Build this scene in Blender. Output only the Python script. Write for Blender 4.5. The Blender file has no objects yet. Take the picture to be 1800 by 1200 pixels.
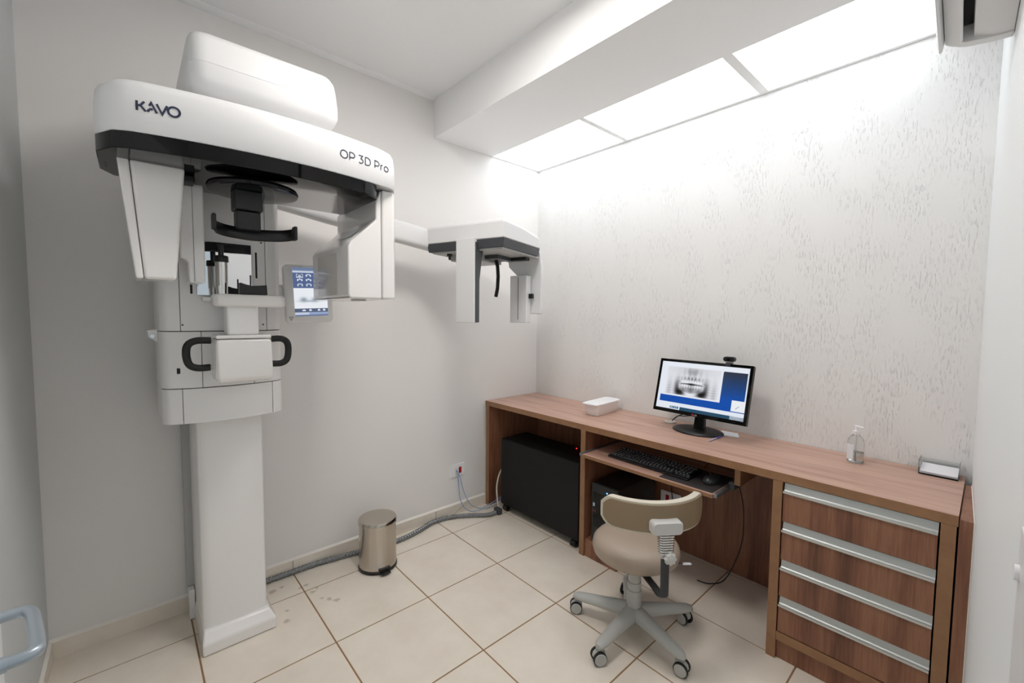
import bpy, bmesh, math, random
from mathutils import Vector, Matrix
random.seed(7)
C = bpy.context.scene
COL = C.collection
PI = math.pi

# ------------------------------------------------------------------ camera, world, exposure
cam_d = bpy.data.cameras.new('camera'); cam = bpy.data.objects.new('camera', cam_d); COL.objects.link(cam)
cr = Vector((0.66567697, 0.74619409, 0.00827919)); cu = Vector((-0.04936795, 0.03296531, 0.99823649)); cf = Vector((-0.74460525, 0.66491177, -0.05878232))
mw = Matrix((cr, cu, -cf)).transposed().to_4x4(); mw.translation = Vector((2.4714, -2.4772, 1.4049))
cam.matrix_world = mw
cam_d.sensor_width = 36.0; cam_d.lens = 751.3728 / 1800 * 36.0; cam_d.clip_start = 0.01; cam_d.clip_end = 60
C.camera = cam
C.view_settings.view_transform = 'Standard'; C.view_settings.look = 'None'
C.view_settings.gamma = 1.0; C.view_settings.use_curve_mapping = False
EXPOSURE = 0.46
C.view_settings.exposure = EXPOSURE
ADDED_LAMP = 25.0            # radiance of the added square ceiling lamp, unseen above the frame
PANEL = 2.7            # radiance of the ceiling light panels
w = bpy.data.worlds.new('world'); C.world = w; w.use_nodes = True
w.node_tree.nodes['Background'].inputs[0].default_value = (0.82, 0.93, 1.0, 1)
w.node_tree.nodes['Background'].inputs[1].default_value = 0.45   # daylight that reaches the room through the doorway only

# ------------------------------------------------------------------ materials
def lin(c):
    r = []
    for v in c:
        v = v / 255.0
        r.append(v / 12.92 if v <= 0.04045 else ((v + 0.055) / 1.055) ** 2.4)
    return (r[0], r[1], r[2], 1.0)

def mat(name, col, rough=0.5, metal=0.0, spec=0.5, **kw):
    m = bpy.data.materials.new(name); m.use_nodes = True
    b = m.node_tree.nodes['Principled BSDF']
    b.inputs['Base Color'].default_value = lin(col); b.inputs['Roughness'].default_value = rough
    b.inputs['Metallic'].default_value = metal; b.inputs['Specular IOR Level'].default_value = spec
    for k, v in kw.items(): b.inputs[k].default_value = v
    return m
def nd(m, t, **kw):
    n = m.node_tree.nodes.new(t)
    for k, v in kw.items(): setattr(n, k, v)
    return n
def lk(m, a, b): m.node_tree.links.new(a, b)
def bsdf(m): return m.node_tree.nodes['Principled BSDF']
def mapped(m, scale, src='Position'):
    mp = nd(m, 'ShaderNodeMapping'); mp.inputs['Scale'].default_value = scale
    if src == 'Position': lk(m, nd(m, 'ShaderNodeNewGeometry').outputs['Position'], mp.inputs[0])
    else: lk(m, nd(m, 'ShaderNodeTexCoord').outputs[src], mp.inputs[0])
    return mp.outputs[0]
def noise(m, vec, scale, detail=3, rough=0.5):
    n = nd(m, 'ShaderNodeTexNoise'); n.inputs['Scale'].default_value = scale; n.inputs['Detail'].default_value = detail
    n.inputs['Roughness'].default_value = rough
    lk(m, vec, n.inputs['Vector']); return n.outputs['Fac']
def ramp(m, fac, stops):
    r = nd(m, 'ShaderNodeValToRGB'); e = r.color_ramp.elements
    while len(e) < len(stops): e.new(0.5)
    for el, (p, c) in zip(e, stops): el.position = p; el.color = lin(c) if len(c) == 3 else c
    lk(m, fac, r.inputs[0]); return r.outputs[0]
def bump(m, h, strength, dist):
    b = nd(m, 'ShaderNodeBump'); b.inputs['Strength'].default_value = strength; b.inputs['Distance'].default_value = dist
    lk(m, h, b.inputs['Height']); lk(m, b.outputs[0], bsdf(m).inputs['Normal'])

def wood(name, scale, stops, rough=0.42, fine=(1, 1, 1)):
    m = mat(name, (150, 110, 85), rough)
    a = noise(m, mapped(m, scale), 1.0, 5, 0.62)
    f = noise(m, mapped(m, fine), 1.0, 3, 0.6)
    mix = nd(m, 'ShaderNodeMath', operation='MULTIPLY_ADD'); lk(m, f, mix.inputs[0]); mix.inputs[1].default_value = 0.35
    sub = nd(m, 'ShaderNodeMath', operation='SUBTRACT'); lk(m, a, sub.inputs[0]); sub.inputs[1].default_value = 0.17
    lk(m, sub.outputs[0], mix.inputs[2])
    lk(m, ramp(m, mix.outputs[0], stops), bsdf(m).inputs['Base Color'])
    bump(m, f, 0.08, 0.002)
    return m
M = {}
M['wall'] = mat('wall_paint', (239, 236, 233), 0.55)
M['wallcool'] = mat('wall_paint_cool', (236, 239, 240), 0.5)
M['wallnear'] = mat('shaded_near_wall_paint', (206, 209, 209), 0.5)  # darker than the other walls, deepening the lower-left shade through its colour
M['ceil'] = mat('ceiling_paint', (249, 249, 249), 0.7)
M['caulk'] = mat('caulk', (243, 238, 230), 0.6)
# textured render wall: sparse vertical scratches pressed in the plaster
m = M['plaster'] = mat('scratched_plaster', (241, 240, 238), 0.6)
n1 = noise(m, mapped(m, (150, 150, 30)), 1.0, 3, 0.55)
n2 = noise(m, mapped(m, (9, 9, 4)), 1.0, 2, 0.5)
mr = nd(m, 'ShaderNodeMapRange'); lk(m, n1, mr.inputs[0]); mr.inputs[1].default_value = 0.55; mr.inputs[2].default_value = 0.66
mr2 = nd(m, 'ShaderNodeMapRange'); lk(m, n2, mr2.inputs[0]); mr2.inputs[1].default_value = 0.38; mr2.inputs[2].default_value = 0.6
mu = nd(m, 'ShaderNodeMath', operation='MULTIPLY'); lk(m, mr.outputs[0], mu.inputs[0]); lk(m, mr2.outputs[0], mu.inputs[1])
n3 = noise(m, mapped(m, (220, 220, 150)), 1.0, 2, 0.5)
ad = nd(m, 'ShaderNodeMath', operation='MULTIPLY_ADD'); lk(m, n3, ad.inputs[0]); ad.inputs[1].default_value = 0.30; lk(m, mu.outputs[0], ad.inputs[2])
bump(m, ad.outputs[0], 0.85, 0.0025)
# floor tile with a few dried dirty spots
m = M['tile'] = mat('beige_tile', (222, 209, 190), 0.28)
cl = ramp(m, noise(m, mapped(m, (3, 3, 3)), 2.0, 5, 0.6), [(0.3, (232, 221, 206)), (0.7, (241, 232, 219))])
geo = nd(m, 'ShaderNodeNewGeometry')
wob = nd(m, 'ShaderNodeTexNoise'); wob.inputs['Scale'].default_value = 45; lk(m, geo.outputs['Position'], wob.inputs['Vector'])
tot = None
for (x, y, r) in [(0.385, -1.765, .016), (0.355, -1.785, .013), (0.325, -1.812, .009), (0.245, -1.83, .014), (0.225, -1.805, .010), (0.31, -1.965, .010), (0.385, -1.985, .015), (0.11, -1.985, .018), (0.10, -1.94, .010), (0.17, -1.87, .010), (0.16, -1.84, .012)]:
    dv = nd(m, 'ShaderNodeVectorMath', operation='DISTANCE'); lk(m, geo.outputs['Position'], dv.inputs[0]); dv.inputs[1].default_value = (x, y, 0)
    q = nd(m, 'ShaderNodeMath', operation='MULTIPLY_ADD'); lk(m, wob.outputs['Fac'], q.inputs[0]); q.inputs[1].default_value = 0.03; lk(m, dv.outputs['Value'], q.inputs[2])
    z = nd(m, 'ShaderNodeMapRange'); lk(m, q.outputs[0], z.inputs[0]); z.inputs[1].default_value = r + 0.017; z.inputs[2].default_value = r + 0.009
    if tot is None: tot = z.outputs[0]
    else:
        mx = nd(m, 'ShaderNodeMath', operation='MAXIMUM'); lk(m, tot, mx.inputs[0]); lk(m, z.outputs[0], mx.inputs[1]); tot = mx.outputs[0]
sc = nd(m, 'ShaderNodeMath', operation='MULTIPLY'); lk(m, tot, sc.inputs[0]); sc.inputs[1].default_value = 0.42
mixc = nd(m, 'ShaderNodeMix', data_type='RGBA'); lk(m, sc.outputs[0], mixc.inputs[0]); lk(m, cl, mixc.inputs[6]); mixc.inputs[7].default_value = lin((138, 112, 88))
lk(m, mixc.outputs[2], bsdf(m).inputs['Base Color'])
M['grout'] = mat('grout', (158, 122, 86), 0.85)

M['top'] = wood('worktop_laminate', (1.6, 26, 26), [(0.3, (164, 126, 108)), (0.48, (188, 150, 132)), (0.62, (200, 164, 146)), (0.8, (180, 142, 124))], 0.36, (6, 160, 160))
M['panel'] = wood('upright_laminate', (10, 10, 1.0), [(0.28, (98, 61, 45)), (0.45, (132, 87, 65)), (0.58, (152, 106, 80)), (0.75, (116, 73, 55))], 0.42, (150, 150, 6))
M['edge'] = wood('edge_band', (12, 12, 12), [(0.3, (142, 103, 72)), (0.7, (158, 118, 84))], 0.45, (40, 40, 40))
M['white'] = mat('white_plastic', (242, 240, 238), 0.28)
M['whitegloss'] = mat('glossy_white_plastic', (242, 239, 236), 0.12)
M['cover'] = mat('white_enamel', (229, 229, 229), 0.35)
M['greyplas'] = mat('light_grey_plastic', (186, 186, 184), 0.4)
M['seam'] = mat('seam_shadow_gap', (96, 94, 92), 0.8)
M['blackgloss'] = mat('black_gloss', (8, 9, 9), 0.035, 0, 0.28)
M['black'] = mat('black_plastic', (17, 17, 18), 0.38)
M['blackmatte'] = mat('black_rubber', (20, 20, 20), 0.6)
M['darkgrey'] = mat('dark_grey_plastic', (66, 68, 72), 0.45)
M['mirror'] = mat('mirror_steel', (225, 226, 228), 0.03, 1.0)
M['chrome'] = mat('chrome', (214, 212, 208), 0.08, 1.0)
M['steel'] = mat('polished_steel', (196, 188, 178), 0.17, 1.0)
M['alu'] = mat('aluminium', (205, 208, 206), 0.45, 0.6)
M['conduit'] = mat('conduit_metal', (140, 143, 146), 0.35, 0.7)
M['navy'] = mat('navy_ink', (44, 48, 72), 0.4)
M['seatv'] = mat('taupe_vinyl', (168, 152, 136), 0.36)
M['backv'] = mat('brown_vinyl', (142, 122, 96), 0.45)
M['piping'] = mat('cream_piping', (212, 204, 186), 0.4)
M['chairgrey'] = mat('grey_nylon', (184, 184, 179), 0.42)
M['chairlight'] = mat('light_grey_nylon', (205, 204, 200), 0.4)
M['bar'] = mat('charcoal_steel', (58, 60, 64), 0.35, 0.3)
M['boxblack'] = mat('black_sheet_metal', (13, 13, 14), 0.5, 0, 0.3)
M['pc'] = mat('black_case', (24, 25, 28), 0.4)
M['padgrey'] = mat('mouse_pad', (58, 54, 54), 0.7)
M['mouse'] = mat('mouse_plastic', (44, 46, 50), 0.35)
M['key'] = mat('keycap', (44, 46, 49), 0.4)
M['keyprint'] = mat('key_print', (190, 190, 190), 0.6)
M['red'] = mat('red_switch', (178, 22, 30), 0.35)
M['blueC'] = mat('blue_cable', (140, 168, 208), 0.45)
M['whiteC'] = mat('white_cable', (214, 208, 196), 0.5)
M['paper'] = mat('paper', (236, 234, 238), 0.7)
M['penblue'] = mat('pen_blue', (60, 72, 170), 0.3)
M['penclear'] = mat('pen_barrel', (180, 180, 205), 0.2)
M['tub'] = mat('translucent_tub', (243, 239, 237), 0.35)
bsdf(M['tub']).inputs['Subsurface Weight'].default_value = 0.2; bsdf(M['tub']).inputs['Subsurface Radius'].default_value = (.02, .02, .02)
M['lid'] = mat('white_lid', (244, 244, 246), 0.35)
M['clear'] = mat('clear_plastic', (240, 243, 243), 0.05, 0, 0.5, **{'Transmission Weight': 1.0, 'IOR': 1.15})
M['gel'] = mat('clear_gel', (226, 230, 228), 0.02, 0, 0.5, **{'Transmission Weight': 1.0, 'IOR': 1.33})
M['label'] = mat('bottle_label', (236, 239, 242), 0.5)
M['labelgrey'] = mat('label_print', (150, 160, 172), 0.5)
def emit(name, col, strength):
    m = bpy.data.materials.new(name); m.use_nodes = True; nt = m.node_tree
    nt.nodes.remove(nt.nodes['Principled BSDF']); e = nt.nodes.new('ShaderNodeEmission')
    e.inputs[0].default_value = lin(col); e.inputs[1].default_value = strength
    nt.links.new(e.outputs[0], nt.nodes['Material Output'].inputs[0]); return m
M['panelight'] = emit('light_panel_glow', (246, 251, 255), PANEL)
M['addedlampglow'] = emit('added_lamp_glow', (255, 250, 246), ADDED_LAMP)
M['ledred'] = emit('red_led', (255, 40, 30), 2.5)
M['ledblue'] = emit('blue_led', (90, 150, 255), 3.0)
def screenmat():
    m = bpy.data.materials.new('screen_image'); m.use_nodes = True; nt = m.node_tree
    nt.nodes.remove(nt.nodes['Principled BSDF']); e = nt.nodes.new('ShaderNodeEmission')
    a = nt.nodes.new('ShaderNodeVertexColor'); a.layer_name = 'image'
    nt.links.new(a.outputs[0], e.inputs[0]); e.inputs[1].default_value = 0.95 * 2 ** (-EXPOSURE)
    g = nt.nodes.new('ShaderNodeBsdfGlossy'); g.inputs['Roughness'].default_value = 0.2
    mx = nt.nodes.new('ShaderNodeMixShader'); mx.inputs[0].default_value = 0.03
    nt.links.new(e.outputs[0], mx.inputs[1]); nt.links.new(g.outputs[0], mx.inputs[2])
    nt.links.new(mx.outputs[0], nt.nodes['Material Output'].inputs[0]); return m
M['screen'] = screenmat()

# ------------------------------------------------------------------ object helpers
WM = {}      # world matrix by object
def obj(name, bm, m, parent=None, bev=0.0, seg=2, smooth=None, kind=None, local=False, ang=35, label=None):
    """bm in world coordinates (or the thing's own when local) -> ONE mesh object"""
    me = bpy.data.meshes.new(name)
    inv = WM[parent].inverted() if parent is not None else Matrix.Identity(4)
    if parent is not None and not local: bm.transform(inv)
    bmesh.ops.recalc_face_normals(bm, faces=bm.faces[:])
    bm.to_mesh(me); bm.free()
    ms = m if isinstance(m, (list, tuple)) else [m]
    for q in ms: me.materials.append(q)
    o = bpy.data.objects.new(name, me); COL.objects.link(o)
    if parent is not None:
        o.parent = parent; WM[o] = WM[parent]
    else: WM[o] = Matrix.Identity(4)
    if smooth is None: smooth = bev > 0
    if smooth:
        me.polygons.foreach_set('use_smooth', [True] * len(me.polygons))
    if bev > 0:
        b = o.modifiers.new('bevel', 'BEVEL'); b.width = bev; b.segments = seg; b.limit_method = 'ANGLE'
        b.angle_limit = math.radians(ang); b.harden_normals = True
    elif smooth:
        try: me.set_sharp_from_angle(angle=math.radians(ang))
        except Exception: pass
    if kind: o['kind'] = kind
    if label: o['label'] = label
    return o
def thing(name, label, cat, loc=(0, 0, 0), rz=0.0, group=None):
    o = bpy.data.objects.new(name, None); COL.objects.link(o); o.empty_display_size = 0.05
    o.location = loc; o.rotation_euler = (0, 0, rz)
    WM[o] = Matrix.Translation(loc) @ Matrix.Rotation(rz, 4, 'Z')
    o['label'] = label; o['category'] = cat
    if group: o['group'] = group
    return o
def struct(name, loc=None, label=None):
    o = bpy.data.objects.new(name, None); COL.objects.link(o); o.empty_display_size = 0.05
    o['kind'] = 'structure'; WM[o] = Matrix.Identity(4)
    if label: o['label'] = label
    return o
def setting(o, label=None):
    o['kind'] = 'structure'
    if label: o['label'] = label
    return o

def B(): return bmesh.new()
def box(bm, x0, x1, y0, y1, z0, z1, M4=None):
    vs = [bm.verts.new((x, y, z)) for z in (z0, z1) for y in (y0, y1) for x in (x0, x1)]
    if M4 is not None:
        for v in vs: v.co = M4 @ v.co
    a = vs
    for f in ((0, 2, 3, 1), (4, 5, 7, 6), (0, 1, 5, 4), (2, 6, 7, 3), (0, 4, 6, 2), (1, 3, 7, 5)): bm.faces.new([a[i] for i in f])
    return vs
def bx(*a, **k):
    bm = B(); box(bm, *a, **k); return bm
def loft(bm, rings, cap=True):
    R = [[bm.verts.new(p) for p in r] for r in rings]; n = len(R[0])
    for a, b in zip(R, R[1:]):
        for i in range(n): bm.faces.new((a[i], a[(i + 1) % n], b[(i + 1) % n], b[i]))
    if cap: bm.faces.new(R[0][::-1]); bm.faces.new(R[-1])
    return R
def prism(bm, poly, axis, a, b):
    def P(p, t): return {'x': (t, p[0], p[1]), 'y': (p[0], t, p[1]), 'z': (p[0], p[1], t)}[axis]
    loft(bm, [[P(p, a) for p in poly], [P(p, b) for p in poly]])
def lathe(bm, prof, c=(0, 0, 0), n=32, M4=None):
    rings = []
    for r, z in prof:
        ring = [Vector((r * math.cos(2 * PI * i / n), r * math.sin(2 * PI * i / n), z)) for i in range(n)]
        ring = [(M4 @ p if M4 is not None else p) + Vector(c) for p in ring]; rings.append(ring)
    loft(bm, rings)
def axis_m(d):
    d = Vector(d).normalized(); return d.to_track_quat('Z', 'Y').to_matrix().to_4x4()
def cyl(bm, p, d, r, h, n=20, r2=None):
    """cylinder from p along d"""
    lathe(bm, [(r, 0), (r if r2 is None else r2, h)], p, n, axis_m(d))
def catmull(pts, k=8, closed=False):
    P = [Vector(p) for p in pts]; out = []
    n = len(P)
    for i in range(n - 1):
        p0 = P[max(i - 1, 0)]; p1 = P[i]; p2 = P[i + 1]; p3 = P[min(i + 2, n - 1)]
        for j in range(k):
            t = j / k
            out.append(0.5 * ((2 * p1) + (-p0 + p2) * t + (2 * p0 - 5 * p1 + 4 * p2 - p3) * t * t + (-p0 + 3 * p1 - 3 * p2 + p3) * t ** 3))
    out.append(P[-1]); return out
def tube(bm, path, r, n=8, rf=None, flat=None):
    """swept tube; rf(i) radius override; flat=(a,b) makes an elliptic section"""
    path = [Vector(p) for p in path]; rings = []; up = None
    for i, p in enumerate(path):
        t = (path[min(i + 1, len(path) - 1)] - path[max(i - 1, 0)]).normalized()
        if up is None:
            up = Vector((0, 0, 1)) if abs(t.z) < 0.9 else Vector((1, 0, 0))
        u = (up - t * up.dot(t)).normalized(); s = t.cross(u); up = u
        rr = rf(i) if rf else r
        a, b = (rr, rr) if flat is None else flat
        rings.append([p + u * (b * math.sin(2 * PI * j / n)) + s * (a * math.cos(2 * PI * j / n)) for j in range(n)])
    loft(bm, rings)
def rrect(cx, cy, w, h, r, k=5):
    pts = []
    for qx, qy, a0 in ((1, 1, 0), (-1, 1, 90), (-1, -1, 180), (1, -1, 270)):
        for j in range(k + 1):
            a = math.radians(a0 + 90 * j / k); pts.append((cx + qx * (w / 2 - r) + r * math.cos(a), cy + qy * (h / 2 - r) + r * math.sin(a)))
    return pts
def ribbon(bm, pts, w, to3, n):
    """flat stroke of width w along 2-D pts, mapped to 3-D by to3(u,v)"""
    P = [Vector(p) for p in pts]; L = []; closed = (P[0] - P[-1]).length < 1e-6
    if closed: P = P[:-1]
    m = len(P)
    for i, p in enumerate(P):
        a = P[i - 1] if (i > 0 or closed) else p; b = P[(i + 1) % m] if (i < m - 1 or closed) else p
        d1 = (p - a); d2 = (b - p)
        d1 = d1.normalized() if d1.length > 1e-9 else d2.normalized(); d2 = d2.normalized() if d2.length > 1e-9 else d1
        t = (d1 + d2).normalized(); nn = Vector((-t.y, t.x)); c = max(0.5, nn.dot(Vector((-d1.y, d1.x))))
        L.append((p + nn * w / 2 / c, p - nn * w / 2 / c))
    V = [(bm.verts.new(to3(*a)), bm.verts.new(to3(*b))) for a, b in L]
    rng = range(m) if closed else range(m - 1)
    for i in rng:
        a, b = V[i], V[(i + 1) % m]; bm.faces.new((a[0], b[0], b[1], a[1]))
def arc(cx, cy, rx, ry, a0, a1, k=20):
    return [(cx + rx * math.cos(math.radians(a0 + (a1 - a0) * i / k)), cy + ry * math.sin(math.radians(a0 + (a1 - a0) * i / k))) for i in range(k + 1)]

# ------------------------------------------------------------------ the room
HS = 2.557; HC = 2.80; YC = -2.765
def wx(y): return 2.449 - 0.035 * y        # the right wall runs slightly out of square
fl = setting(obj('floor', bx(-0.02, 3.6, -2.9, 0.02, -0.05, -0.0025), M['grout']))
xs = [-0.237, 0.213, 0.663, 1.113, 1.563, 2.013, 2.463]; ys = [-2.761, -2.311, -1.861, -1.411, -0.961, -0.511, -0.061, 0.389]
g = 0.0030
for i in range(6):
    for j in range(7):
        x0 = max(xs[i], 0.0) + g; x1 = min(xs[i + 1], 2.55) - g; y0 = ys[j] + g; y1 = min(ys[j + 1], 0.0) - g
        obj('tile', bx(x0, x1, y0, y1, -0.012, 0.0), M['tile'], fl, bev=0.0012, seg=1)
for j in range(6):
    obj('tile', bx(2.463 + g, 2.62, ys[j] + g, ys[j + 1] - g, -0.012, 0.0), M['tile'], fl)
setting(obj('wall_left', bx(-0.1, 0.0, -2.9, 0.1, 0, 2.9), M['wall']))
setting(obj('wall_back', bx(-0.1, 2.6, 0.0, 0.1, 0, 2.9), M['plaster']))
# near wall with a door opening, x 0.86..1.68
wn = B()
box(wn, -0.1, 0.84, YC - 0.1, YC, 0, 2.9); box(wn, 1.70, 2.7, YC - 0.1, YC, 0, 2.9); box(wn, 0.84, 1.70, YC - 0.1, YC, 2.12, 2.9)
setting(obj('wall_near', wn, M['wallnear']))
# right wall (slightly skewed) with the entrance beside the camera, y -2.70..-1.98
wr = B()
def wprism(y0, y1, z0, z1): prism(wr, [(wx(y0), y0), (wx(y0) + 0.12, y0), (wx(y1) + 0.12, y1), (wx(y1), y1)], 'z', z0, z1)
wprism(-1.98, 0.02, 0, 2.9); wprism(-2.9, -2.72, 0, 2.9); wprism(-2.72, -1.98, 2.1, 2.9)
setting(obj('wall_right', wr, M['wallcool']))
setting(obj('ceiling', bx(-0.1, 2.7, -2.9, 0.1, HC, HC + 0.08), M['ceil']))
bm = B(); prism(bm, [(0.0, HC), (0.0, HC - 0.012), (0.012, HC - 0.012), (0.045, HC - 0.004), (0.045, HC)], 'y', YC, -0.97)
# thin plaster cornice
setting(obj('trim_1', bm, M['ceil'])) 
# soffit over the worktop: front board, bottom frame round three light openings
so = struct('ceiling_soffit', label='dropped white soffit holding three light panels over the worktop')
obj('front_board', bx(0.001, 2.50, -0.966, -0.930, HS, HC), M['ceil'], so)
XP = [(0.012, 0.806), (0.838, 1.618), (1.660, 2.272)]; YP = (-0.478, -0.022)
bm = B(); t = 0.018
box(bm, 0.001, 2.50, -0.930, YP[0], HS, HS + t); box(bm, 0.001, 2.46, YP[1], -0.001, HS, HS + t)
box(bm, 0.001, XP[0][0], YP[0], YP[1], HS, HS + t); box(bm, XP[0][1], XP[1][0], YP[0], YP[1], HS, HS + t)
box(bm, XP[1][1], XP[2][0], YP[0], YP[1], HS, HS + t); box(bm, XP[2][1], 2.46, YP[0], YP[1], HS, HS + t)
obj('bottom_board', bm, M['ceil'], so)
names = ['glowing white light panel in the soffit nearest the room corner', 'middle glowing white light panel of the soffit over the worktop', 'glowing white light panel of the soffit nearest the air conditioner']
for (x0, x1), nm in zip(XP, names):
    o = obj('light_panel', bx(x0 + .001, x1 - .001, YP[0] + .001, YP[1] - .001, HS + 0.003, HS + 0.010), M['panelight'])
    o['label'] = nm; o['category'] = 'ceiling light'; o['group'] = 'light panels in the soffit'
lp = thing('added_ceiling_lamp', 'square white ceiling lamp added out of view to brighten the ceiling and x-ray machine', 'ceiling light', (1.36, -1.62, HC))  # added above the view; the panels alone leave ceiling and machine dark
obj('added_lamp_frame', bx(1.14, 1.58, -1.84, -1.40, HC - 0.030, HC - 0.0005), M['cover'], lp, bev=0.004)
obj('diffuser', bx(1.16, 1.56, -1.82, -1.42, HC - 0.034, HC - 0.0305), M['addedlampglow'], lp)
# tiled skirting with a painted ledge on top
BH = 0.072
bb = struct('baseboard_left')
for j in range(7):
    y0 = max(ys[j], YC) + g; y1 = min(ys[j + 1], -0.54) - g
    if j < 6: obj('tile', bx(0.0005, 0.009, y0, y1, 0.0, BH), M['tile'], bb)
bm = B(); prism(bm, [(0.0005, BH), (0.0105, BH), (0.0005, BH + 0.012)], 'y', YC, -0.535); obj('caulk_bead', bm, M['caulk'], bb)
bn = struct('baseboard_near')
for i in range(2):
    x0 = max(xs[i], 0.011) + g; x1 = min(xs[i + 1], 0.82) - g
    obj('tile', bx(x0, x1, YC + .0005, YC + 0.009, 0.0, BH), M['tile'], bn)
bm = B(); prism(bm, [(YC + .0005, BH), (YC + .0105, BH), (YC + .0005, BH + 0.012)], 'x', 0.011, 0.82); obj('caulk_bead', bm, M['caulk'], bn)
# door standing ajar in the near wall; only its lever reaches into the frame
dr = struct('door_1', label='white door standing ajar in the near wall, with a tubular lever')
A = math.atan2(0.125, 0.80); Mt = Matrix.Translation((0.855, YC, 0)) @ Matrix.Rotation(A, 4, 'Z')
bm = bx(0.0, 0.82, -0.036, 0.0, 0.01, 2.10); bm.transform(Mt); obj('leaf', bm, M['wallcool'], dr, bev=0.002)
bm = B()
tube(bm, catmull([(0.80, -0.005, 1.0), (0.80, 0.03, 1.0)], 4), 0.010, 12); tube(bm, catmull([(0.80, 0.030, 1.0), (0.80, 0.052, 1.0), (0.785, 0.058, 1.0), (0.72, 0.058, 1.0), (0.680, 0.056, 1.0), (0.664, 0.044, 1.0), (0.662, 0.012, 1.0)], 8), 0.0085, 14)
cyl(bm, (0.80, 0.001, 1.0), (0, 1, 0), 0.026, 0.008, 24)
LEV = Matrix.Translation((-0.012, 0, -0.058)); bm.transform(LEV); bm.transform(Mt); obj('lever_handle', bm, mat('satin_lever', (168, 178, 186), 0.35, 0.5), dr, smooth=True)
bm = B()
for (a, b) in ((0.80, 0.853), (1.683, 1.735)): box(bm, a, b, YC - 0.01, YC + 0.012, 0, 2.15)
box(bm, 0.80, 1.735, YC - 0.01, YC + 0.012, 2.102, 2.15); setting(obj('trim_2', bm, M['wallcool'], bev=0.002))

# ------------------------------------------------------------------ dental x-ray machine
XM = thing('dental_xray_machine', 'tall white panoramic dental x-ray machine on a column against the left wall', 'x-ray machine', (0.20, -2.17, 0))
W = M['white']
bm = B()   # foot
def rect(x0, x1, y0, y1, z): return [(x0, y0, z), (x1, y0, z), (x1, y1, z), (x0, y1, z)]
loft(bm, [rect(0.015, 0.398, -2.300, -2.030, 0.001), rect(0.015, 0.398, -2.300, -2.030, 0.050), rect(0.018, 0.366, -2.292, -2.050, 0.088)])
obj('column_foot', bm, M['whitegloss'], XM, bev=0.008, seg=3)
def colplan(z):
    pts = [(0.05, -2.293), (0.335, -2.293)]
    for k in range(9):
        y = -2.287 + k * (0.226 / 8); u = (y + 2.174) / 0.113; pts.append((0.345 + 0.012 * (1 - u * u), y))
    return [(x, y, z) for x, y in pts + [(0.335, -2.056), (0.05, -2.056)]]
bm = B(); loft(bm, [colplan(0.075), colplan(1.02)]); obj('column', bm, W, XM, bev=0.006, seg=2, ang=50)
obj('wall_rail', bx(0.012, 0.05, -2.322, -2.03, 0.14, 2.05), M['greyplas'], XM, bev=0.006)
obj('foot_bracket', bx(0.05, 0.09, -2.318, -2.296, 0.002, 0.14), M['white'], XM, bev=0.003)
# carriage: convex front, cut by seams into covers
CY, CH = -2.192, 0.207
def cfront(y):
    u = min(1, abs(y - CY) / CH); return 0.408 + 0.050 * (1 - u * u) - 0.025 * max(0, (u - 0.88) / 0.12) ** 2
def carr(name, y0, y1, z0, z1, m=W, d=0.0, x0=0.06, bev=0.002, zr=None):
    n = 10; pts = [(x0, y0)] + [(cfront(y0 + (y1 - y0) * k / n) + d, y0 + (y1 - y0) * k / n) for k in range(n + 1)] + [(x0, y1)]
    bm = B(); loft(bm, [[(x, y, z0) for x, y in pts], [(x, y, z1) for x, y in pts]])
    return obj(name, bm, m, XM, bev=bev, seg=2, ang=40)
YL, YR = CY - CH, CY + CH
carr('carriage_core', YL + 0.006, YR - 0.006, 0.995, 2.12, M['seam'], d=-0.008, x0=0.055, bev=0)
s = 0.0008
for (z0, z1, ya, yb) in ((1.339, 2.125, -2.336, -2.047), (1.120, 1.336, -2.275, -2.10), (0.982, 1.117, -2.337, -2.030)):
    if z0 == 1.120:
        carr('middle_cover', YL, ya - s, z0, z1); carr('middle_panel', ya + s, yb - s, z0 - 0.0, z1, d=-0.003); carr('middle_cover', yb + s, YR, z0 + 0.0, z1)
    else:
        nm = 'upper' if z0 > 1.2 else 'skirt'
        carr(nm + '_side_cover', YL, ya - s, z0, z1); carr(nm + '_panel', ya + s, yb - s, z0, z1); carr(nm + '_side_cover', yb + s, YR, z0, z1)
# small grey hook bracket on the carriage's left flank
bm = B(); prism(bm, [(YL, 1.345), (YL - 0.032, 1.340), (YL - 0.030, 1.315), (YL, 1.290)], 'x', 0.30, 0.34); obj('side_bracket', bm, M['white'], XM, bev=0.003)
bm = B(); cyl(bm, (0.341, YL - 0.017, 1.318), (1, 0, 0), 0.007, 0.004, 14); obj('bracket_screw', bm, M['chrome'], XM, smooth=True)
def slot(y, z0, z1, w=0.008):
    x = cfront(y); obj('guide_slot', bx(x - 0.02, x + 0.0012, y - w / 2, y + w / 2, z0, z1), M['blackmatte'], XM, bev=0.002)
slot(-2.083, 1.552, 1.658); slot(-2.300, 1.480, 1.515); slot(-2.345, 1.176, 1.198, 0.014); slot(-2.045, 1.176, 1.204, 0.008)
obj('mirror', bx(cfront(-2.19) - .004, cfront(-2.19) + .004, -2.285, -2.102, 1.475, 1.682), M['mirror'], XM, bev=0.0015)
for (y, z) in ((-2.33, 1.362), (-2.062, 1.362), (-2.062, 1.70)):
    bm = B(); cyl(bm, (cfront(y) - .003, y, z), (1, 0, 0), 0.0035, 0.004, 10); obj('cover_screw', bm, M['seam'], XM)
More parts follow.
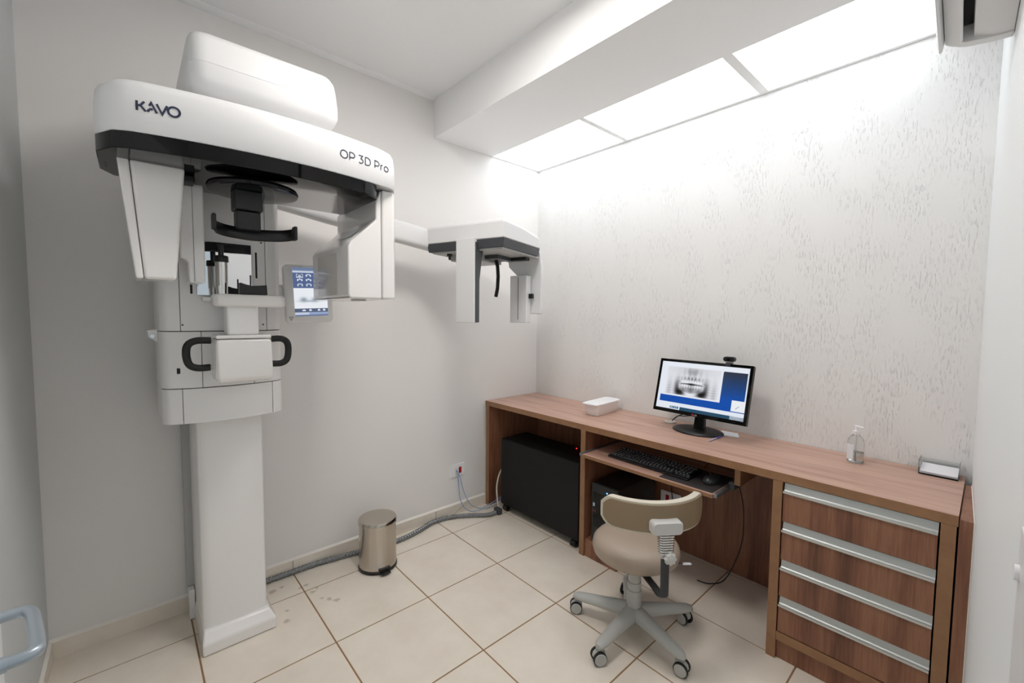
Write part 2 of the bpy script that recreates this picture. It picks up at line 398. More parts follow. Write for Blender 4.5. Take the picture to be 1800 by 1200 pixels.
# chin rest tower and handles
obj('chin_arm', bx(0.40, 0.545, -2.215, -2.10, 1.16, 1.30), M['white'], XM, bev=0.006)
bm = B(); loft(bm, [rect(0.50, 0.610, -2.242, -2.068, 1.150), rect(0.49, 0.622, -2.252, -2.066, 1.172), rect(0.49, 0.622, -2.250, -2.070, 1.312)])
obj('handle_box', bm, M['whitegloss'], XM, bev=0.012, seg=3)
obj('handle_box_lid', bx(0.492, 0.621, -2.249, -2.071, 1.314, 1.327), M['whitegloss'], XM, bev=0.005, seg=3)
obj('chin_post', bx(0.52, 0.600, -2.212, -2.108, 1.325, 1.440), M['white'], XM, bev=0.010, seg=3)
bm = B()
loft(bm, [[(x, y, z) for x, y in rrect(0.56, -2.132, 0.115 - i, 0.236 - i, 0.03)] for z, i in ((1.432, 0.014), (1.440, 0.0), (1.470, 0.0), (1.478, 0.010))])
obj('chin_shelf', bm, M['whitegloss'], XM, bev=0.003, smooth=True, ang=50)
obj('chin_shelf_wing', bx(0.46, 0.52, -2.275, -2.20, 1.452, 1.470), M['white'], XM, bev=0.005)
for sg in (-1, 1):
    cy = -2.252 if sg < 0 else -2.068; o = 0.080 if sg < 0 else 0.070
    p = catmull([(0.56, cy + sg * 0.006, 1.307), (0.56, cy + sg * o * 0.62, 1.307), (0.56, cy + sg * o * 0.93, 1.292), (0.56, cy + sg * o, 1.258), (0.56, cy + sg * o * 0.90, 1.222), (0.56, cy + sg * o * 0.6, 1.208), (0.56, cy + sg * 0.010, 1.208)], 8)
    bm = B(); tube(bm, p, 0.0125, 14); obj('grab_handle', bm, M['blackmatte'], XM, smooth=True)
    for z in (1.307, 1.208):
        bm = B(); cyl(bm, (0.56, cy - sg * 0.012, z), (0, sg, 0), 0.0085, 0.022, 16); obj('handle_ferrule', bm, M['chairlight'], XM, smooth=True)
bm = B(); lathe(bm, [(0.018, 0), (0.019, 0.02), (0.020, 0.10), (0.020, 0.118)], (0.563, -2.219, 1.4775), 24); obj('bite_rod_tube', bm, M['chrome'], XM, smooth=True)
bm = B(); lathe(bm, [(0.020, 0), (0.0235, 0.002), (0.0235, 0.020), (0.021, 0.024), (0.009, 0.025), (0.009, 0.062), (0.006, 0.064)], (0.563, -2.219, 1.595), 24); obj('bite_rod_cap', bm, M['black'], XM, smooth=True)
bm = B(); prism(bm, [(-2.172, 1.479), (-2.080, 1.479), (-2.082, 1.516), (-2.105, 1.513), (-2.128, 1.511), (-2.150, 1.515), (-2.170, 1.522)], 'x', 0.585, 0.618); obj('chin_cup', bm, M['black'], XM, bev=0.003)
bm = B(); cyl(bm, (0.59, -2.131, 1.50), (0, 0, 1), 0.003, 0.052, 10); obj('chin_cup_pin', bm, M['darkgrey'], XM)
# rotating unit: white cover, glossy black tray under it
YB, HB = -2.085, 0.462
def bfront(y):
    u = (y - YB) / HB; return 0.832 + 0.075 * (1 - u * u)
def beamplan(inset=0.0, yl=-2.535, yr=-1.625, xb=0.468):
    L = []
    for k in range(25):      # front, left to right, with round corners
        y = yl + (yr - yl) * k / 24; e = min(y - yl, yr - y); r = 0.07
        c = 0 if e > r else r - math.sqrt(max(0, r * r - (r - e) ** 2))
        L.append([bfront(y) - c, y])
    pts = L + [[xb + 0.03, yr], [xb, yr - 0.03], [xb, -2.43], [xb + 0.04, -2.505], [xb + 0.10, yl]]
    cx, cy = 0.67, (yl + yr) / 2
    if inset:
        sx = 1 - inset / 0.21; sy = 1 - inset / 0.45
        pts = [[cx + (x - cx) * sx, cy + (y - cy) * sy] for x, y in pts]
    return pts
bm = B(); ZB = 1.909
loft(bm, [[(x, y, z) for x, y in beamplan(i)] for z, i in ((ZB, 0.002), (ZB + 0.004, 0.0), (1.995, 0.0), (2.030, 0.004), (2.050, 0.014), (2.062, 0.032), (2.066, 0.06))])
HD = obj('scan_head_cover', bm, M['cover'], XM, smooth=True, ang=40)
bm = B(); loft(bm, [[(x, y, z) for x, y in beamplan(i, yr=-1.712)] for z, i in ((1.861, 0.003), (1.863, 0.001), (1.880, 0.001), (ZB - 0.002, 0.001))])
TR = obj('scan_head_tray', bm, M['blackgloss'], XM, smooth=True, ang=40)
bm = B(); box(bm, 0.60, 0.68, -2.365, -2.30, 1.84, 1.862); obj('sensor_mount', bm, M['black'], TR, bev=0.004)
for y in (-2.52, -2.49):
    bm = bx(0.60, 0.66, y, y + 0.006, 1.8605, 1.8625); obj('vent_slit', bm, M['seam'], TR)
# lettering on the head cover
def onface(zc, off=0.0012): return lambda u, v: (bfront(u) + off, u, zc + v)
bm = B(); h = 0.036; t3 = onface(0.0)
def word(bm, strokes, y0, z0, h, wd, slope, f):
    for st in strokes: ribbon(bm, [(y0 + x * h, z0 + z * h + slope * x * h) for x, z in st], wd, f, None)
kavo = [[(0, 1), (0, 0)], [(0.62, 1.0), (0.28, 0.56), (0.02, 0.52)], [(0.28, 0.56), (0.72, 0)],
        [(0.86, 0), (0.98, 0.30)], [(0.98, 0.33), (1.30, 0.36)], [(1.02, 0.66), (1.17, 1.0), (1.62, 0.0)],
        [(1.62, 1.0), (2.06, 0.0), (2.50, 1.0)], arc(3.06, 0.5, 0.50, 0.50, 90, 450, 30)]
word(bm, kavo, -2.444, 1.968, 0.0262, 0.0056, 0.0, t3); obj('logo_lettering', bm, M['navy'], HD)
bm = B()
op = [arc(0.52, 0.5, 0.50, 0.50, 90, 450, 30), [(1.30, 0), (1.30, 1), (1.68, 1)] + arc(1.68, 0.675, 0.34, 0.325, 90, -90, 14) + [(1.30, 0.35)],
      [(2.62, 1), (3.22, 1), (2.92, 0.60)] + arc(2.92, 0.30, 0.34, 0.30, 90, -140, 16), [(3.62, 0), (3.62, 1), (3.92, 1)] + arc(3.92, 0.5, 0.50, 0.5, 90, -90, 16) + [(3.62, 0)],
      [(5.12, 0), (5.12, 1), (5.48, 1)] + arc(5.48, 0.675, 0.34, 0.325, 90, -90, 14) + [(5.12, 0.35)], [(6.12, 0), (6.12, 0.70)], arc(6.42, 0.40, 0.30, 0.30, 180, 90, 8), arc(7.04, 0.35, 0.35, 0.35, 90, 450, 24)]
word(bm, op, -1.898, 1.968, 0.0272, 0.0033, 0.0, t3); obj('model_lettering', bm, M['navy'], HD)
# overhead shelf box
bm = B()
def shp(z, i, j=0): return [(x, y, z) for x, y in rrect(0.43, -2.075, 0.63 - 2 * i, 0.478 - 2 * i, 0.05, 4)]
loft(bm, [shp(z, i) for z, i in ((2.128, 0.075), (2.130, 0.050), (2.137, 0.024), (2.150, 0.008), (2.172, 0.0), (2.216, 0.0))]); UP = obj('overhead_shelf', bm, M['cover'], XM, smooth=True, ang=45)
bm = B()
def lidp(z, fx, iy, r): return [(x, y, z) for x, y in rrect((0.115 + 0.744 - fx) / 2, -2.075, 0.744 - fx - 0.115, 0.476 - 2 * iy, r, 4)]
loft(bm, [lidp(*q) for q in ((2.2175, 0.0, 0.0, 0.05), (2.26, 0.008, 0.001, 0.05), (2.305, 0.024, 0.003, 0.05), (2.328, 0.042, 0.010, 0.05), (2.340, 0.070, 0.024, 0.05), (2.346, 0.120, 0.055, 0.04), (2.348, 0.18, 0.10, 0.02))]); obj('overhead_shelf_lid', bm, M['cover'], XM, smooth=True, ang=45)
obj('shelf_neck', bx(0.50, 0.64, -2.16, -2.02, 2.06, 2.135), M['white'], XM, bev=0.01)
obj('shelf_neck', bx(0.10, 0.40, -2.30, -1.90, 2.110, 2.14), M['white'], XM, bev=0.01)
# sensor column at the left end of the head
bm = B(); loft(bm, [rect(0.60, 0.745, -2.4655, -2.372, 1.508), rect(0.60, 0.752, -2.442, -2.366, 1.515), rect(0.585, 0.745, -2.466, -2.330, 1.866)])
bm.free(); bm = B()
loft(bm, [rect(0.60, 0.742, -2.4400, -2.362, 1.510), rect(0.585, 0.742, -2.4640, -2.331, 1.866)]); obj('sensor_housing', bm, M['whitegloss'], XM, bev=0.010, seg=3)
bm = B(); loft(bm, [rect(0.60, 0.740, -2.4595, -2.4415, 1.511), rect(0.585, 0.740, -2.4925, -2.4655, 1.866)]); obj('sensor_side_cover', bm, M['whitegloss'], XM, bev=0.006, seg=3)
bm = B(); prism(bm, [(-2.344, 1.852), (-2.272, 1.852), (-2.274, 1.512), (-2.320, 1.512), (-2.322, 1.580), (-2.330, 1.592), (-2.344, 1.594)], 'x', 0.50, 0.622); obj('sensor_plate', bm, M['whitegloss'], XM, bev=0.008, seg=3)
bm = B(); box(bm, 0.6215, 0.6235, -2.3055, -2.3045, 1.515, 1.846); obj('sensor_seam', bm, M['seam'], XM)
# tube head at the right end
prof = [(-1.710, 1.906), (-1.733, 1.862), (-1.733, 1.785), (-1.745, 1.772), (-1.835, 1.690), (-1.846, 1.670), (-1.846, 1.480), (-1.836, 1.469), (-1.710, 1.469)]
bm = B(); prism(bm, prof, 'x', 0.390, 0.818); obj('tube_head', bm, M['whitegloss'], XM, bev=0.014, seg=4)
bm = B(); loft(bm, [[(x, y, z) for x, y in ((0.385, -1.708), (0.820, -1.708), (0.822, -1.66), (0.80, -1.644), (0.40, -1.644), (0.385, -1.66))] for z in (1.470, 1.906)]); obj('tube_head_cover', bm, M['whitegloss'], XM, bev=0.008, seg=3)
bm = B(); v = [(0.60, -1.772, 1.7505), (0.74, -1.772, 1.7505), (0.74, -1.805, 1.7205), (0.60, -1.805, 1.7205)]
loft(bm, [v, [(x, y - 0.002, z + 0.002) for x, y, z in v]]); obj('laser_window', bm, M['lid'], XM)
obj('exit_window', bx(0.47, 0.70, -1.848, -1.844, 1.485, 1.655), mat('tube_window', (208, 204, 198), 0.1), XM, bev=0.001)
bm = B(); cyl(bm, (0.70, -1.76, 1.469), (0, 0, -1), 0.03, 0.005, 24); obj('underside_disc', bm, M['greyplas'], XM, smooth=True)
# head support hanging from the middle of the scan head
bm = B(); lathe(bm, [(0.05, 0.018), (0.06, 0.014), (0.125, 0.012), (0.138, 0.008), (0.142, -0.001), (0.139, -0.010), (0.128, -0.013), (0.05, -0.010)], (0.70, -2.133, 1.842), 48); obj('support_disc', bm, M['blackgloss'], XM, smooth=True)
bm = B(); box(bm, 0.655, 0.735, -2.198, -2.112, 1.765, 1.834); obj('support_stem', bm, M['black'], XM, bev=0.006)
obj('support_stem_lower', bx(0.665, 0.725, -2.192, -2.118, 1.700, 1.764), M['black'], XM, bev=0.005)
path = [(0.775, -2.262, 1.695), (0.745, -2.255, 1.693), (0.705, -2.225, 1.692), (0.685, -2.185, 1.691), (0.678, -2.14, 1.690), (0.685, -2.09, 1.692), (0.705, -2.048, 1.694), (0.735, -2.022, 1.697), (0.760, -2.018, 1.698)]
bm = B(); tube(bm, catmull(path, 6), 0.01, 8, flat=(0.0055, 0.021)); obj('temple_support', bm, M['black'], XM, smooth=True)
for (x, y, z) in ((0.782, -2.265, 1.705), (0.765, -2.018, 1.700)): obj('temple_pad', bx(x - 0.02, x + 0.012, y - 0.006, y + 0.006, z - 0.026, z + 0.024), M['blackmatte'], XM, bev=0.004)
# touch panel on a bracket right of the carriage
scr_c = Vector((0.345, -1.852, 1.500)); Rs = Matrix.Translation(scr_c) @ Matrix.Rotation(math.radians(2.5), 4, 'X')
bm = B(); loft(bm, [[(x, y, z) for y, z in rrect(0, 0, 0.208 - i, 0.268 - i, 0.022)] for x, i in ((-0.022, 0.02), (-0.016, 0.0), (0.004, 0.0), (0.010, 0.012))]); bm.transform(Rs)
PNL = obj('touch_panel', bm, M['white'], XM, bev=0.002, smooth=True, ang=50)
obj('panel_bracket', bx(0.25, 0.325, -2.0, -1.84, 1.46, 1.54), M['white'], XM, bev=0.01)
def grid_screen(name, W_, H_, nx, ny, fn, Mx, parent):
    """pixel grid in the local y/z plane facing +x, coloured by fn(u,v from top)"""
    me = bpy.data.meshes.new(name); V = []; F = []; cols = []
    for j in range(ny + 1):
        for i in range(nx + 1): V.append(Mx @ Vector((0, (i / nx - 0.5) * W_, (0.5 - j / ny) * H_)))
    for j in range(ny):
        for i in range(nx):
            a = j * (nx + 1) + i; F.append((a, a + nx + 1, a + nx + 2, a + 1)); c = lin(fn((i + .5) / nx, (j + .5) / ny)); cols += list(c) * 4
    inv = WM[parent].inverted(); V = [inv @ v for v in V]
    me.from_pydata(V, [], F); at = me.color_attributes.new('image', 'FLOAT_COLOR', 'CORNER'); at.data.foreach_set('color', cols)
    me.materials.append(M['screen']); o = bpy.data.objects.new(name, me); COL.objects.link(o); o.parent = parent; WM[o] = WM[parent]
    o['label'] = 'lit display'; return o
def G(u, v, cu_, cv, su, sv): return math.exp(-((u - cu_) / su) ** 2 - ((v - cv) / sv) ** 2)
def mixc3(a, b, t): t = max(0, min(1, t)); return tuple(a[k] + (b[k] - a[k]) * t for k in range(3))
def touch(u, v):
    c = (238, 242, 248)
    if v < 0.06: c = (112, 128, 160)
    elif v < 0.10: c = (200, 210, 226)
    elif v < 0.42:
        if u < 0.93: c = (88, 104, 146)
        for r in range(3):
            for k in range(3):
                a, b = 0.20 + 0.26 * k, 0.17 + 0.095 * r; dx, dy = (u - a) / 0.085, (v - b) / 0.034
                if r == 0 and k == 0 and max(abs(dx), abs(dy)) < 1.15: c = (196, 206, 224)
                d = dx * dx + dy * dy
                if 0.35 < d < 1.1 and dy < 0.5: c = (224, 232, 244) if not (r == 0 and k == 0) else (70, 84, 120)
        if u > 0.86: c = (238, 242, 248)
    elif v < 0.84:
        for a in (0.28, 0.62): c = mixc3(c, (120, 134, 150), 0.8 * G(u, v, a, 0.66, 0.10, 0.045))
        c = mixc3(c, (150, 160, 172), 0.7 * G(u, v, 0.45, 0.69, 0.30, 0.02))
    elif v < 0.92:
        c = (86, 98, 126)
        for a in (0.27, 0.46, 0.72, 0.88):
            if G(u, v, a, 0.88, 0.05, 0.02) > 0.4: c = (232, 238, 246)
    else:
        c = (150, 168, 204) if u > 0.42 else (196, 206, 224)
        if v > 0.97: c = (96, 112, 150)
    return c
grid_screen('display', 0.146, 0.222, 50, 76, touch, Rs @ Matrix.Translation((0.0112, 0.006, 0.010)), PNL)
bm = B(); tri = [(-0.084, -0.118), (-0.076, -0.104), (-0.092, -0.104), (-0.084, -0.118)]
ribbon(bm, tri, 0.0018, lambda y, z: Rs @ Vector((0.0106, y, z)), None); obj('warning_mark', bm, M['navy'], PNL)
# long arm to the head-scan unit
p0 = Vector((0.22, -1.96, 1.955)); p1 = Vector((0.27, -1.12, 1.835))
bm = B(); d = (p1 - p0).normalized(); R_ = d.to_track_quat('Z', 'X').to_matrix().to_4x4()
sec = rrect(0, 0, 0.118, 0.075, 0.025, 5)
loft(bm, [[p0 + d * t_ * (p1 - p0).length + (R_ @ Vector((a * k_, b, 0))) for a, b in sec] for t_, k_ in ((0, 0.9), (0.3, 1.0), (0.85, 1.0), (1.0, 1.0))]); obj('scan_arm', bm, M['cover'], XM, smooth=True, ang=45)
# head-scan unit: local frame at its near corner
N = Vector((0.780, -1.028, 0)); e1 = Vector((0.295, -1.195, 0)) - N; e2 = Vector((0.595, -0.562, 0)) - N; LA, LB = e1.length, e2.length * 1.07; e1.normalize(); e2 = Vector((e1.y, -e1.x, 0)); e2 = e2 if e2.dot(Vector((0.595, -0.562, 0)) - N) > 0 else -e2
def cp(a, b, z): q = N + e1 * a + e2 * b; return (q.x, q.y, z)
def cbox(bm, a0, a1, b0, b1, z0, z1):
    loft(bm, [[cp(a0, b0, z), cp(a1, b0, z), cp(a1, b1, z), cp(a0, b1, z)] for z in (z0, z1)])
def cplan(z, i, rr=0.0): return [cp(*q, z) for q in [(i, i), (LA - i * 0.5, i), (LA - i * .5, LB * 0.72), (LA - 0.10, LB - i), (0.10, LB - i - 0.012), (0.03 + i, LB - 0.05 - i), (i, LB * 0.8 - i * 2), (i, LB * 0.4)]]
def zr(pl, zs): return [(x, y, z) for (x, y, _), z in zip(pl, zs)]
TOPP = [cp(*q, 0) for q in [(0.03, 0.03), (LA - 0.03, 0.03), (LA - .03, LB * .62), (LA - .13, LB - .13), (0.14, LB - 0.15), (0.08, LB - 0.17), (0.04, LB * 0.58), (0.03, LB * 0.32)]]
bm = B(); loft(bm, [cplan(1.812, 0.0), zr(cplan(0, 0.0), [1.898, 1.898, 1.872, 1.838, 1.838, 1.846, 1.868, 1.890]), zr(cplan(0, 0.008), [1.908, 1.908, 1.884, 1.852, 1.852, 1.860, 1.884, 1.902]), zr(TOPP, [1.917, 1.917, 1.904, 1.888, 1.886, 1.890, 1.906, 1.914])])
CC = obj('scan_unit_cover', bm, M['cover'], XM, bev=0.010, seg=3, ang=25)
bm = B(); loft(bm, [cplan(1.766, 0.010), cplan(1.811, 0.0015)]); obj('scan_unit_band', bm, M['darkgrey'], CC, bev=0.003)
bm = B(); cbox(bm, 0.02, LA - 0.03, 0.02, LB - 0.06, 1.757, 1.768); obj('scan_unit_underside', bm, M['greyplas'], CC)
# collimator plate hanging on the front-left face
bm = B(); a0, a1 = 0.170, 0.290
loft(bm, [[cp(a0, -0.022, z), cp(a1, -0.022, z), cp(a1, dep, z), cp(a0, dep, z)] for z, dep in ((1.368, 0.012), (1.60, 0.014), (1.72, 0.030), (1.82, 0.045))]); obj('collimator_plate', bm, M['cover'], XM, bev=0.004, seg=3)
bm = B(); loft(bm, [[cp(a0 - 0.004, -0.012, z), cp(a1 - 0.01, -0.012, z), cp(a1 - .01, dep, z), cp(a0 - 0.004, dep, z)] for z, dep in ((1.370, 0.024), (1.60, 0.026), (1.72, 0.050), (1.80, 0.075))]); obj('collimator_back', bm, M['darkgrey'], XM, bev=0.003)
# detector on its curved hanger on the far side
bm = B(); hp = [(0.12, LB - 0.03, 1.80), (0.12, LB - 0.02, 1.70), (0.12, LB - 0.005, 1.60), (0.12, LB - 0.005, 1.42)]
loft(bm, [[cp(a, b, z) for a, b in ((a_ - w_, b_ - 0.03), (a_ - w_, b_), (a_ + w_, b_), (a_ + w_, b_ - 0.03))] for (a_, b_, z), w_ in zip([(0.13, LB - 0.05, 1.80), (0.12, LB - 0.045, 1.715), (0.08, LB - 0.03, 1.63), (0.062, LB - 0.03, 1.42)], (0.115, 0.115, 0.070, 0.050))]); obj('detector_hanger', bm, M['cover'], XM, bev=0.008, seg=3, ang=20)
bm = B(); cbox(bm, 0.080, 0.195, LB - 0.125, LB - 0.064, 1.366, 1.655); obj('detector', bm, M['cover'], XM, bev=0.004, seg=2)
bm = B(); cbox(bm, 0.136, 0.139, LB - 0.127, LB - 0.120, 1.385, 1.645); obj('detector_slit', bm, M['seam'], XM)
bm = B(); cbox(bm, 0.052, 0.079, LB - 0.10, LB - 0.075, 1.515, 1.545); obj('detector_knob', bm, M['black'], XM, bev=0.004)
# ear post and rails under the unit
bm = B(); tube(bm, [cp(0.212, 0.265, 1.745), cp(0.200, 0.268, 1.700), cp(0.197, 0.270, 1.64), cp(0.201, 0.270, 1.57), cp(0.212, 0.270, 1.520)], 0.012, 10, flat=(0.009, 0.014)); obj('ear_post', bm, M['black'], XM, smooth=True)
bm = B(); cbox(bm, 0.15, 0.27, 0.19, 0.34, 1.735, 1.758); obj('ear_post_slide', bm, M['darkgrey'], XM, bev=0.003)
bm = B(); cbox(bm, 0.24, 0.42, 0.10, 0.38, 1.722, 1.758); obj('ear_post_carrier', bm, M['greyplas'], XM, bev=0.003)
bm = B(); cbox(bm, 0.05, 0.20, 0.34, 0.39, 1.738, 1.758); obj('ear_post_rail', bm, M['blackmatte'], XM, bev=0.002)
bm = B(); q = cp(0.395, 0.06, 1.757); cyl(bm, q, (0, 0, -1), 0.016, 0.012, 16); cyl(bm, (q[0], q[1], q[2] - 0.011), (0, 0, -1), 0.008, 0.022, 12, 0.006); obj('scan_unit_knob', bm, M['black'], XM, smooth=True)

# ------------------------------------------------------------------ worktop, cupboard carcass, drawer unit
DY = -0.531; H = 0.781; T = 0.034; XR = 2.433
wt = thing('worktop', 'long brown wood-grain worktop running along the textured wall, with open bays below', 'desk', (0.45, -0.27, 0))
obj('top_board', bx(0.003, XR, DY + 0.0015, -0.003, H - T, H), M['top'], wt, bev=0.001, seg=1)
obj('edge_strip', bx(0.003, XR, DY, DY + 0.0012, H - T, H), M['edge'], wt, label='lighter brown edge strip')
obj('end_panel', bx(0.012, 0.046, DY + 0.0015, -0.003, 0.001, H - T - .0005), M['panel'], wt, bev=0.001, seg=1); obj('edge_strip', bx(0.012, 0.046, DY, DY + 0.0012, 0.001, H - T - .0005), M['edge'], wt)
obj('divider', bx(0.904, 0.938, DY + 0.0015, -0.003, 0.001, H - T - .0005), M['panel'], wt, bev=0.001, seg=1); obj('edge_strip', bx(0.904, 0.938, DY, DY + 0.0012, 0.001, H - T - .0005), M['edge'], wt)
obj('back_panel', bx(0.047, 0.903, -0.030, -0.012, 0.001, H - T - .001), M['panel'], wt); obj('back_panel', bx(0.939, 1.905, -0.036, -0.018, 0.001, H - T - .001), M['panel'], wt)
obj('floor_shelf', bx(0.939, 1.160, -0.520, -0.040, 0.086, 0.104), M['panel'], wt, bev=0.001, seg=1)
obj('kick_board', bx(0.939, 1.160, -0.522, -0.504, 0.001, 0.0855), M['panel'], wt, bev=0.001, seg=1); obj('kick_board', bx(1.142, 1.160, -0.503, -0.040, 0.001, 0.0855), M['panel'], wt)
obj('tray_bracket', bx(1.735, 1.760, -0.47, -0.06, 0.655, H - T - .001), M['edge'], wt, bev=0.001, seg=1)
kt = thing('keyboard_tray', 'pulled-out wooden keyboard tray on metal slides under the worktop', 'keyboard tray', (1.32, -0.36, 0.60))
ZT = 0.628
obj('tray_board', bx(0.962, 1.690, -0.590, -0.150, ZT - 0.016, ZT), M['top'], kt, bev=0.001, seg=1); obj('edge_strip', bx(0.962, 1.690, -0.5912, -0.5902, ZT - 0.016, ZT), M['edge'], kt)
for a, b in ((0.9415, 0.960), (1.692, 1.710)): obj('slide_rail', bx(a, b, -0.588, -0.06, ZT - 0.013, ZT + 0.004), M['conduit'], kt, bev=0.002)
obj('slide_rail_outer', bx(1.7105, 1.733, -0.46, -0.06, ZT - 0.004, ZT + 0.034), M['darkgrey'], kt, bev=0.002)
for y in (-0.42, -0.30):
    bm = B(); cyl(bm, (1.701, y, ZT + 0.004), (0, 0, 1), 0.006, 0.012, 10); obj('slide_screw', bm, M['alu'], kt)
# drawer unit
du = thing('drawer_cabinet', 'brown wooden cabinet with four wide drawers at the right end of the worktop', 'cabinet', (2.17, -0.27, 0))
zb = H - T - 0.001
for a, b in ((1.907, 1.941), (2.394, 2.430)):
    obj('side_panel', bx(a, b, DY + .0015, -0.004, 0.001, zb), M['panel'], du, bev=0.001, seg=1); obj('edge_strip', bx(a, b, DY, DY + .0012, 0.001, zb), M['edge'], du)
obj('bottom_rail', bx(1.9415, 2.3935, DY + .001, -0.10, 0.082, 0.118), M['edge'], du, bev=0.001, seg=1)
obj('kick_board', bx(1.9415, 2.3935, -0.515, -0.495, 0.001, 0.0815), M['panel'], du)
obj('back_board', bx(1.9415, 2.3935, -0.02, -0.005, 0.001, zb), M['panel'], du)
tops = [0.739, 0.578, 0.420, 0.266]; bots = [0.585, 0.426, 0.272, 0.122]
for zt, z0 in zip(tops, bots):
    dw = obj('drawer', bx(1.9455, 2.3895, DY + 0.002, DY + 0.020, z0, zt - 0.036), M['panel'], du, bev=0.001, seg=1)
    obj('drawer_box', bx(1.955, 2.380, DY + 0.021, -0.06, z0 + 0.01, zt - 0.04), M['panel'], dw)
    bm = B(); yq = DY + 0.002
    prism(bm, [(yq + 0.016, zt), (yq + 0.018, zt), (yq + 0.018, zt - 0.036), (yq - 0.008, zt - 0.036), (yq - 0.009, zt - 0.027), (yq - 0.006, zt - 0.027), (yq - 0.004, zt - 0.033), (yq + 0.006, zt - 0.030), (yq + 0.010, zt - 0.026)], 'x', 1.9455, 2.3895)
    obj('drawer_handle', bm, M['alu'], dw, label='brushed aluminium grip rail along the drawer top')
fp = B(); prism(fp, [(XR + .002, DY), (wx(DY) - .002, DY), (wx(-0.1) - .002, -0.10), (XR + .002, -0.10)], 'z', 0.001, 0.772)
o = obj('filler_panel', fp, M['panel'], bev=0.001, seg=1); o['label'] = 'narrow brown wooden filler strip between the drawer cabinet and the right wall'; o['category'] = 'panel'
bm = B(); prism(bm, [(wx(DY) - .0018, DY - .003), (wx(DY) + .0, DY - .003), (wx(-.1), -0.10), (wx(-.1) - .0018, -0.10)], 'z', 0.001, 0.774); setting(obj('trim_3', bm, M['caulk']), 'thin pale caulk line where the filler strip meets the right wall')

# ------------------------------------------------------------------ things on the worktop
# white lidded tub
tb = thing('storage_tub', 'white lidded plastic tub standing on the worktop near the corner', 'tub', (0.803, -0.198, H), math.radians(4))
bm = B(); loft(bm, [[(x, y, z) for x, y in rrect(0, 0, 0.092 + k, 0.235 + k, 0.010)] for z, k in ((0.0006, -0.006), (0.004, 0.0), (0.070, 0.016))]); obj('tub_body', bm, M['tub'], tb, smooth=True, local=True, ang=50)
bm = B(); loft(bm, [[(x, y, z) for x, y in rrect(0, 0, 0.122 - k, 0.288 - k, 0.016)] for z, k in ((0.0705, 0.002), (0.074, 0.0), (0.078, 0.003), (0.0785, 0.016), (0.083, 0.024), (0.0835, 0.032))]); obj('tub_lid', bm, M['lid'], tb, smooth=True, local=True, ang=50)
# monitor
mc = Vector((1.447, -0.205, 1.022)); MYAW = math.radians(-2.0); TILT = math.radians(14)
mo = thing('computer_monitor', 'black flat computer monitor on an oval foot, showing a jaw x-ray', 'monitor', (1.425, -0.16, H), 0)
# local y/z plane facing +x is turned to face -y, tilted back
Rm = Matrix.Translation(mc) @ Matrix.Rotation(MYAW - PI / 2, 4, 'Z') @ Matrix.Rotation(-TILT, 4, 'Y')
MW, MH = 0.506, 0.300
bm = B(); box(bm, -0.022, 0.004, -MW / 2, MW / 2, -MH / 2, MH / 2); bm.transform(Rm); mcase = obj('monitor_case', bm, M['black'], mo, bev=0.004)
bm = B()
for (y0, y1, z0, z1) in ((-MW / 2, -MW / 2 + .014, -MH / 2, MH / 2), (MW / 2 - .014, MW / 2, -MH / 2, MH / 2), (-MW / 2 + .014, MW / 2 - .014, MH / 2 - .014, MH / 2), (-MW / 2 + .014, MW / 2 - .014, -MH / 2, -MH / 2 + .019)): box(bm, 0.0035, 0.0065, y0, y1, z0, z1)
bm.transform(Rm); obj('bezel', bm, M['blackgloss'], mcase, bev=0.001, seg=1)
def xray(u, v):
    """panoramic jaw radiograph, u,v in 0..1"""
    b = 238
    b -= 45 * G(u, v, 0.5, 0.20, 0.18, 0.18) * (0.5 + 0.5 * math.sin(u * 60)) + 22 * G(u, v, 0.5, 0.05, 0.5, 0.25)
    # dark cheeks and neck
    for sg in (-1, 1):
        b -= 130 * G(u, v, 0.5 + sg * 0.27, 0.70, 0.055, 0.26); b -= 220 * G(u, v, 0.5 + sg * 0.195, 0.90, 0.085, 0.13)
        b -= 45 * G(u, v, 0.5 + sg * 0.42, 0.85, 0.05, 0.4); b += 12 * math.sin(v * 70) * G(u, v, 0.5 + sg * 0.38, 0.8, 0.08, 0.3)
    # jaw arch
    r = math.hypot((u - 0.5) / 0.27, (v - 0.62) / 0.36)
    if v > 0.55: b += 50 * math.exp(-((r - 0.86) / 0.10) ** 2)
    # upper sinus shadows and gap between the teeth rows
    b -= 115 * G(u, v, 0.5, 0.375, 0.19, 0.045) * (0.55 + 0.45 * math.cos((u - 0.5) * 95))
    cv = 0.575 + 0.30 * (u - 0.5) ** 2
    w_ = max(0, 1 - (abs(u - 0.5) / 0.24) ** 4) if abs(u - 0.5) < 0.24 else 0
    b -= 55 * max(0, 1 - r) ** 0.5 if r < 1 and v > 0.40 else 0
    b += 62 * w_ * (math.exp(-((v - cv + 0.075) / 0.06) ** 2) + math.exp(-((v - cv - 0.075) / 0.06) ** 2))
    b -= 150 * w_ * math.exp(-((v - cv) / 0.018) ** 2); b -= 120 * G(u, v, 0.5, 0.585, 0.055, 0.045)
    b -= 55 * w_ * (0.5 + 0.5 * math.cos((u - 0.5) * 130)) * (math.exp(-((v - cv - 0.11) / 0.08) ** 2) + 0.6 * math.exp(-((v - cv + 0.10) / 0.07) ** 2))
    b -= 70 * G(u, v, 0.5, 0.80, 0.06, 0.12); b -= 50 * G(u, v, 0.5, 0.15, 0.035, 0.12) + 30 * G(u, v, 0.42, 0.12, 0.03, 0.1) + 30 * G(u, v, 0.58, 0.12, 0.03, 0.1)
    b = max(18, min(246, b)); return (b * 0.985, b * 0.99, min(255, b * 1.02))
